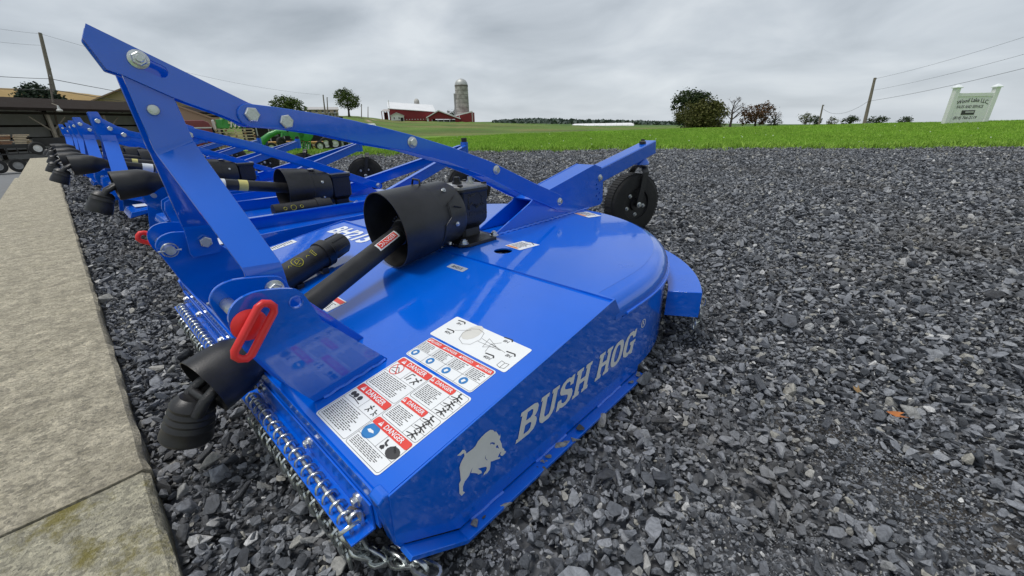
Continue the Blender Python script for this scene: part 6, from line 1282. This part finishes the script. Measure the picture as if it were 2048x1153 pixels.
MB().add([(-12*w, 0, 0), (12*w, 0, 0), (12*w, 0, zE), (-1*w, 0, zR), (-12*w, 0, zE), (-12*w, 5.8, 0), (12*w, 5.8, 0), (12*w, 5.8, zE), (-1*w, 5.8, zR), (-12*w, 5.8, zE)], [(0, 1, 2, 3, 4), (9, 8, 7, 6, 5), (0, 4, 9, 5), (1, 6, 7, 2)]).build('wall', WTRIM, t)
for a_, c_ in (((-13*w, zE-.2), (-1*w, zR+.05)), ((-1*w, zR+.05), (13*w, zE-.2))): MB().add([(a_[0], -.5, a_[1]), (c_[0], -.5, c_[1]), (c_[0], 5.8, c_[1]), (a_[0], 5.8, a_[1]), (a_[0], -.5, a_[1]+.3), (c_[0], -.5, c_[1]+.3), (c_[0], 5.8, c_[1]+.3), (a_[0], 5.8, a_[1]+.3)], [(0, 1, 2, 3), (7, 6, 5, 4), (0, 4, 5, 1), (1, 5, 6, 2), (2, 6, 7, 3), (3, 7, 4, 0)]).build('roof', ROOFG, t)
for x in (-7, 2): MB().box((x*w, -.06, zE*.52), ((x+1.8)*w, -.003, zE*.8)).build('window', DWIN, t)
MB().box((5.5*w, -.06, 0), (11*w, -.003, zE*.75)).build('door', DRK, t); MB().box((-12*w, -.05, 0), (5*w, -.003, zE*.35)).build('plinth', mat('brown_plinth', (.2, .12, .07), .9), t)
t = thing('gable_shed', 888, D-4, 'red open fronted gable shed beside the silo', 'shed', z=z0); zE, zR = bz(888, 235.5, D-4), bz(880, 223, D-4); x0_, x1_, xr = -32*w, 32*w, -9*w
MB().add([(x0_, 0, zE*.9), (x0_, 0, 0), (x0_+9*w, 0, 0), (x0_+9*w, 0, zE*.72), (x1_-9*w, 0, zE*.62), (x1_-9*w, 0, 0), (x1_, 0, 0), (x1_, 0, zE*.62), (xr, 0, zR)], [(0, 1, 2, 3, 8), (3, 4, 7, 8), (4, 5, 6, 7)]).build('front_wall', BRED, t)
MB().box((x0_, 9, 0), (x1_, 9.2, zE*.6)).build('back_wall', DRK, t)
for q in range(5): MB().box((x0_+(9+q*11.5)*w, .1, 0), (x0_+(10+q*11.5)*w, .4, zE*.66)).build('post', WTRIM, t)
MB().box((x0_+9*w, 1.5, zE*.15), (x1_-9*w, 1.7, zE*.32)).build('feed_rail', mat('grey_rail', (.3, .29, .28), .8), t)
for a_, c_ in (((x0_-1.5*w, zE*.87), (xr, zR+.05)), ((xr, zR+.05), (x1_+1.5*w, zE*.58))): MB().add([(a_[0], -.8, a_[1]), (c_[0], -.8, c_[1]), (c_[0], 9.4, c_[1]), (a_[0], 9.4, a_[1]), (a_[0], -.8, a_[1]+.4), (c_[0], -.8, c_[1]+.4), (c_[0], 9.4, c_[1]+.4), (a_[0], 9.4, a_[1]+.4)], [(0, 1, 2, 3), (7, 6, 5, 4), (0, 4, 5, 1), (1, 5, 6, 2), (2, 6, 7, 3), (3, 7, 4, 0)]).build('roof', WTRIM, t)
MB().box((x0_-.05, -.1, 0), (x0_+.6, .0-.003, zE*.88)).build('corner_trim', WTRIM, t)
t = thing('red_lean_to', 932, D-2, 'red shed with a sloping top right of the silo base', 'shed', z=z0); zL, zR = bz(912, 233), bz(946, 225)
MB().add([(-19*w, 0, 0), (14*w, 0, 0), (14*w, 0, zR), (-19*w, 0, zL), (-19*w, 8, 0), (19*w, 8, 0), (19*w, 8, zR), (-19*w, 8, zL)], [(0, 1, 2, 3), (7, 6, 5, 4), (0, 3, 7, 4), (1, 5, 6, 2), (3, 2, 6, 7)]).build('wall', BRED, t)
for x in (-13, 13): MB().box((x*w, -.15, 0), ((x+1)*w, -.003, zR*.8 if x < 0 else zR)).build('corner_trim', WTRIM, t)
MB().add([(-19.5*w, -.2, zL), (14.5*w, -.2, zR), (14.5*w, -.2, zR+.5), (-19.5*w, -.2, zL+.5)], [(0, 1, 2, 3)]).build('fascia', WTRIM, t)
# silo with hoops and dome
t = thing('concrete_silo', 927, D+6, 'tall grey concrete silo with domed cap beside the red sheds', 'silo', z=z0); rS = 12.5*wpx(D+6, 927); zT = bz(927, 171, D+6); zD = bz(927, 157.5, D+6)
MB().lathe((0, 0, 0), (0, 0, 1), [(0, rS*1.04), (zT*.5, rS*1.02), (zT, rS)], 36).build('shell', SILC, t, 40)
for k in range(26): zz = 1+(zT-1)*k/25; MB().lathe((0, 0, zz), (0, 0, 1), [(0, rS*1.045), (.12, rS*1.045)], 30, closed_prof=True).build('hoop', SILC if k % 3 else DARKT, t)
MB().lathe((0, 0, zT), (0, 0, 1), [(0, rS*1.02)]+[((zD-zT)*math.sin(a_), rS*math.cos(a_)) for a_ in np.linspace(.05, 1.55, 10)], 32).build('dome', mat('galvanised_dome', (.45, .46, .45), .5, .4, 0, .15, .5), t, 40)
MB().lathe((0, 0, zT*.97), (0, 0, 1), [(0, rS*1.03), (zT*.025, rS*1.03)], 30, closed_prof=True).build('stain_band', DARKT, t)
MB().box((-rS*1.25, -rS*.35, 0), (-rS*.98, rS*.3, zT*.78)).build('chute', mat('grey_chute', (.35, .35, .34), .7), t)
t = thing('feed_bin', 913, D+7, 'short dark bin left of the silo base', 'silo', z=z0); MB().lathe((0, 0, 0), (0, 0, 1), [(0, 2.2*w), (bz(913, 214), 2.2*w), (bz(913, 212), .5*w)], 20).build('shell', DARKT, t, 40)
t = thing('domed_silo', 838, D+20, 'small grey silo dome peeking above the white barn roof', 'silo', z=z0); r_ = 5*wpx(D+20, 838); za, zb_ = bz(838, 204, D+20), bz(838, 197.5, D+20)
MB().lathe((0, 0, 0), (0, 0, 1), [(0, r_), (za, r_)]+[(za+(zb_-za)*math.sin(a_), r_*math.cos(a_)) for a_ in np.linspace(.1, 1.5, 7)], 24).build('shell', SILC, t, 40)
# greenhouse tube on the far field
t = thing('white_greenhouse', 1205, 330, 'long low white plastic tunnel on the far field', 'greenhouse'); w = wpx(330, 1205); hG = zat(place(1205, 330), 246)-t.location.z
rings = [[(x*w, 4*math.cos(a_), max(.0, hG*math.sin(a_))*(.6 if abs(x) == 62 else 1)-.3) for a_ in np.linspace(0, math.pi, 12)] for x in np.linspace(-62, 62, 24)]
b = MB(); b.loft(rings, cap=True, closed=False).build('cover', mat('white_film', (.8, .8, .8), .5), t, 60)
for k in range(12): x = (-60+k*11)*w; b = MB(); b.tube([(x, 4.05*math.cos(a_), max(0, hG*1.01*math.sin(a_))-.3) for a_ in np.linspace(.02, math.pi-.02, 12)], .08, 4); b.build('hoop', GPIPE, t)

# ---- white business sign on the lawn
Dg = 27; p = place(1935, Dg); zt_ = zat(p, 186)
VIN = mat('white_vinyl', (.8, .8, .8), .5, 0, 0, .04, 1)
t = thing('business_sign', 1935, Dg, 'white post sign with black lettering on the lawn at right', 'sign', z=tz(p)-.6); zb = t.location.z; t.rotation_euler = (0, 0, _y-.05); w = float((np.array([p[0]-CAM[0], p[1]-CAM[1], 0])@FW)/FPX)
hT = zt_-zb; hP = zat(p, 176)-zb; hw = 37*w
MB().box((-hw, 0, .4), (hw, .06, hT)).build('board', VIN, t, bevel=.01)
MB().box((-hw, -.02, hT-.14), (hw, -.002, hT)).build('top_rail', VIN, t, bevel=.008)
for s_ in (-1, 1):
    po = MB().box((s_*hw-.09, -.04, 0), (s_*hw+.09, .14, hP)).build('post', VIN, t, bevel=.01); MB().loft([[(s_*hw+a_*.125, .05+b_*.125, z_) for a_, b_ in ((-1, -1), (1, -1), (1, 1), (-1, 1))] for z_ in (hP, hP+.04)]+[[(s_*hw+a_*.02, .05+b_*.02, hP+.14) for a_, b_ in ((-1, -1), (1, -1), (1, 1), (-1, 1))]]).build('post_cap', LWHITE, po)
def sign_text(s, size, x, z, bold=.02, shear=0, arch=0, sx=1.):
    if not arch:
        v_, f_ = text(s, size, bold, shear, 'CENTER', sx); return MB().add(v_, f_, basis((x, -.006, z), (1, 0, 0), (0, 0, 1))).build('lettering', INK, t)
    v_, f_ = text(s, size, bold, shear, 'CENTER', sx); wd = max(a_ for a_, _, _ in v_); return MB().add([(a_, b_+arch*(1-(a_/wd)**2), 0) for a_, b_, _ in v_], f_, basis((x, -.006, z), (1, 0, 0), (0, 0, 1))).build('lettering', INK, t)
zv = lambda v: zat(p, v)-zb
def fit_text(s_, wd, x, z, bold, shear, arch, hs):
    v_, _ = text(s_, 1., bold, shear); k_ = wd/(max(q[0] for q in v_)-min(q[0] for q in v_)); sign_text(s_, k_/hs, x, z, bold, shear, arch, hs)
fit_text('Wood Lake LLC,', 60*w, 0, zv(206), .014, 0, .10, .85); fit_text('SALES AND SERVICE', 50*w, -3*w, zv(214), .008, .1, 0, .75); fit_text('(814) 766-2119', 44*w, -5*w, zv(236), .012, .1, 0, .95)
MB().box((-15*w, -.01, zv(230)), (10*w, -.003, zv(221))).build('logo_panel', INK, t); MB().box((-8*w, -.014, zv(226)), (8*w, -.0105, zv(223))).build('logo_bar', mat('silver_ink', (.5, .5, .5), .4), t)
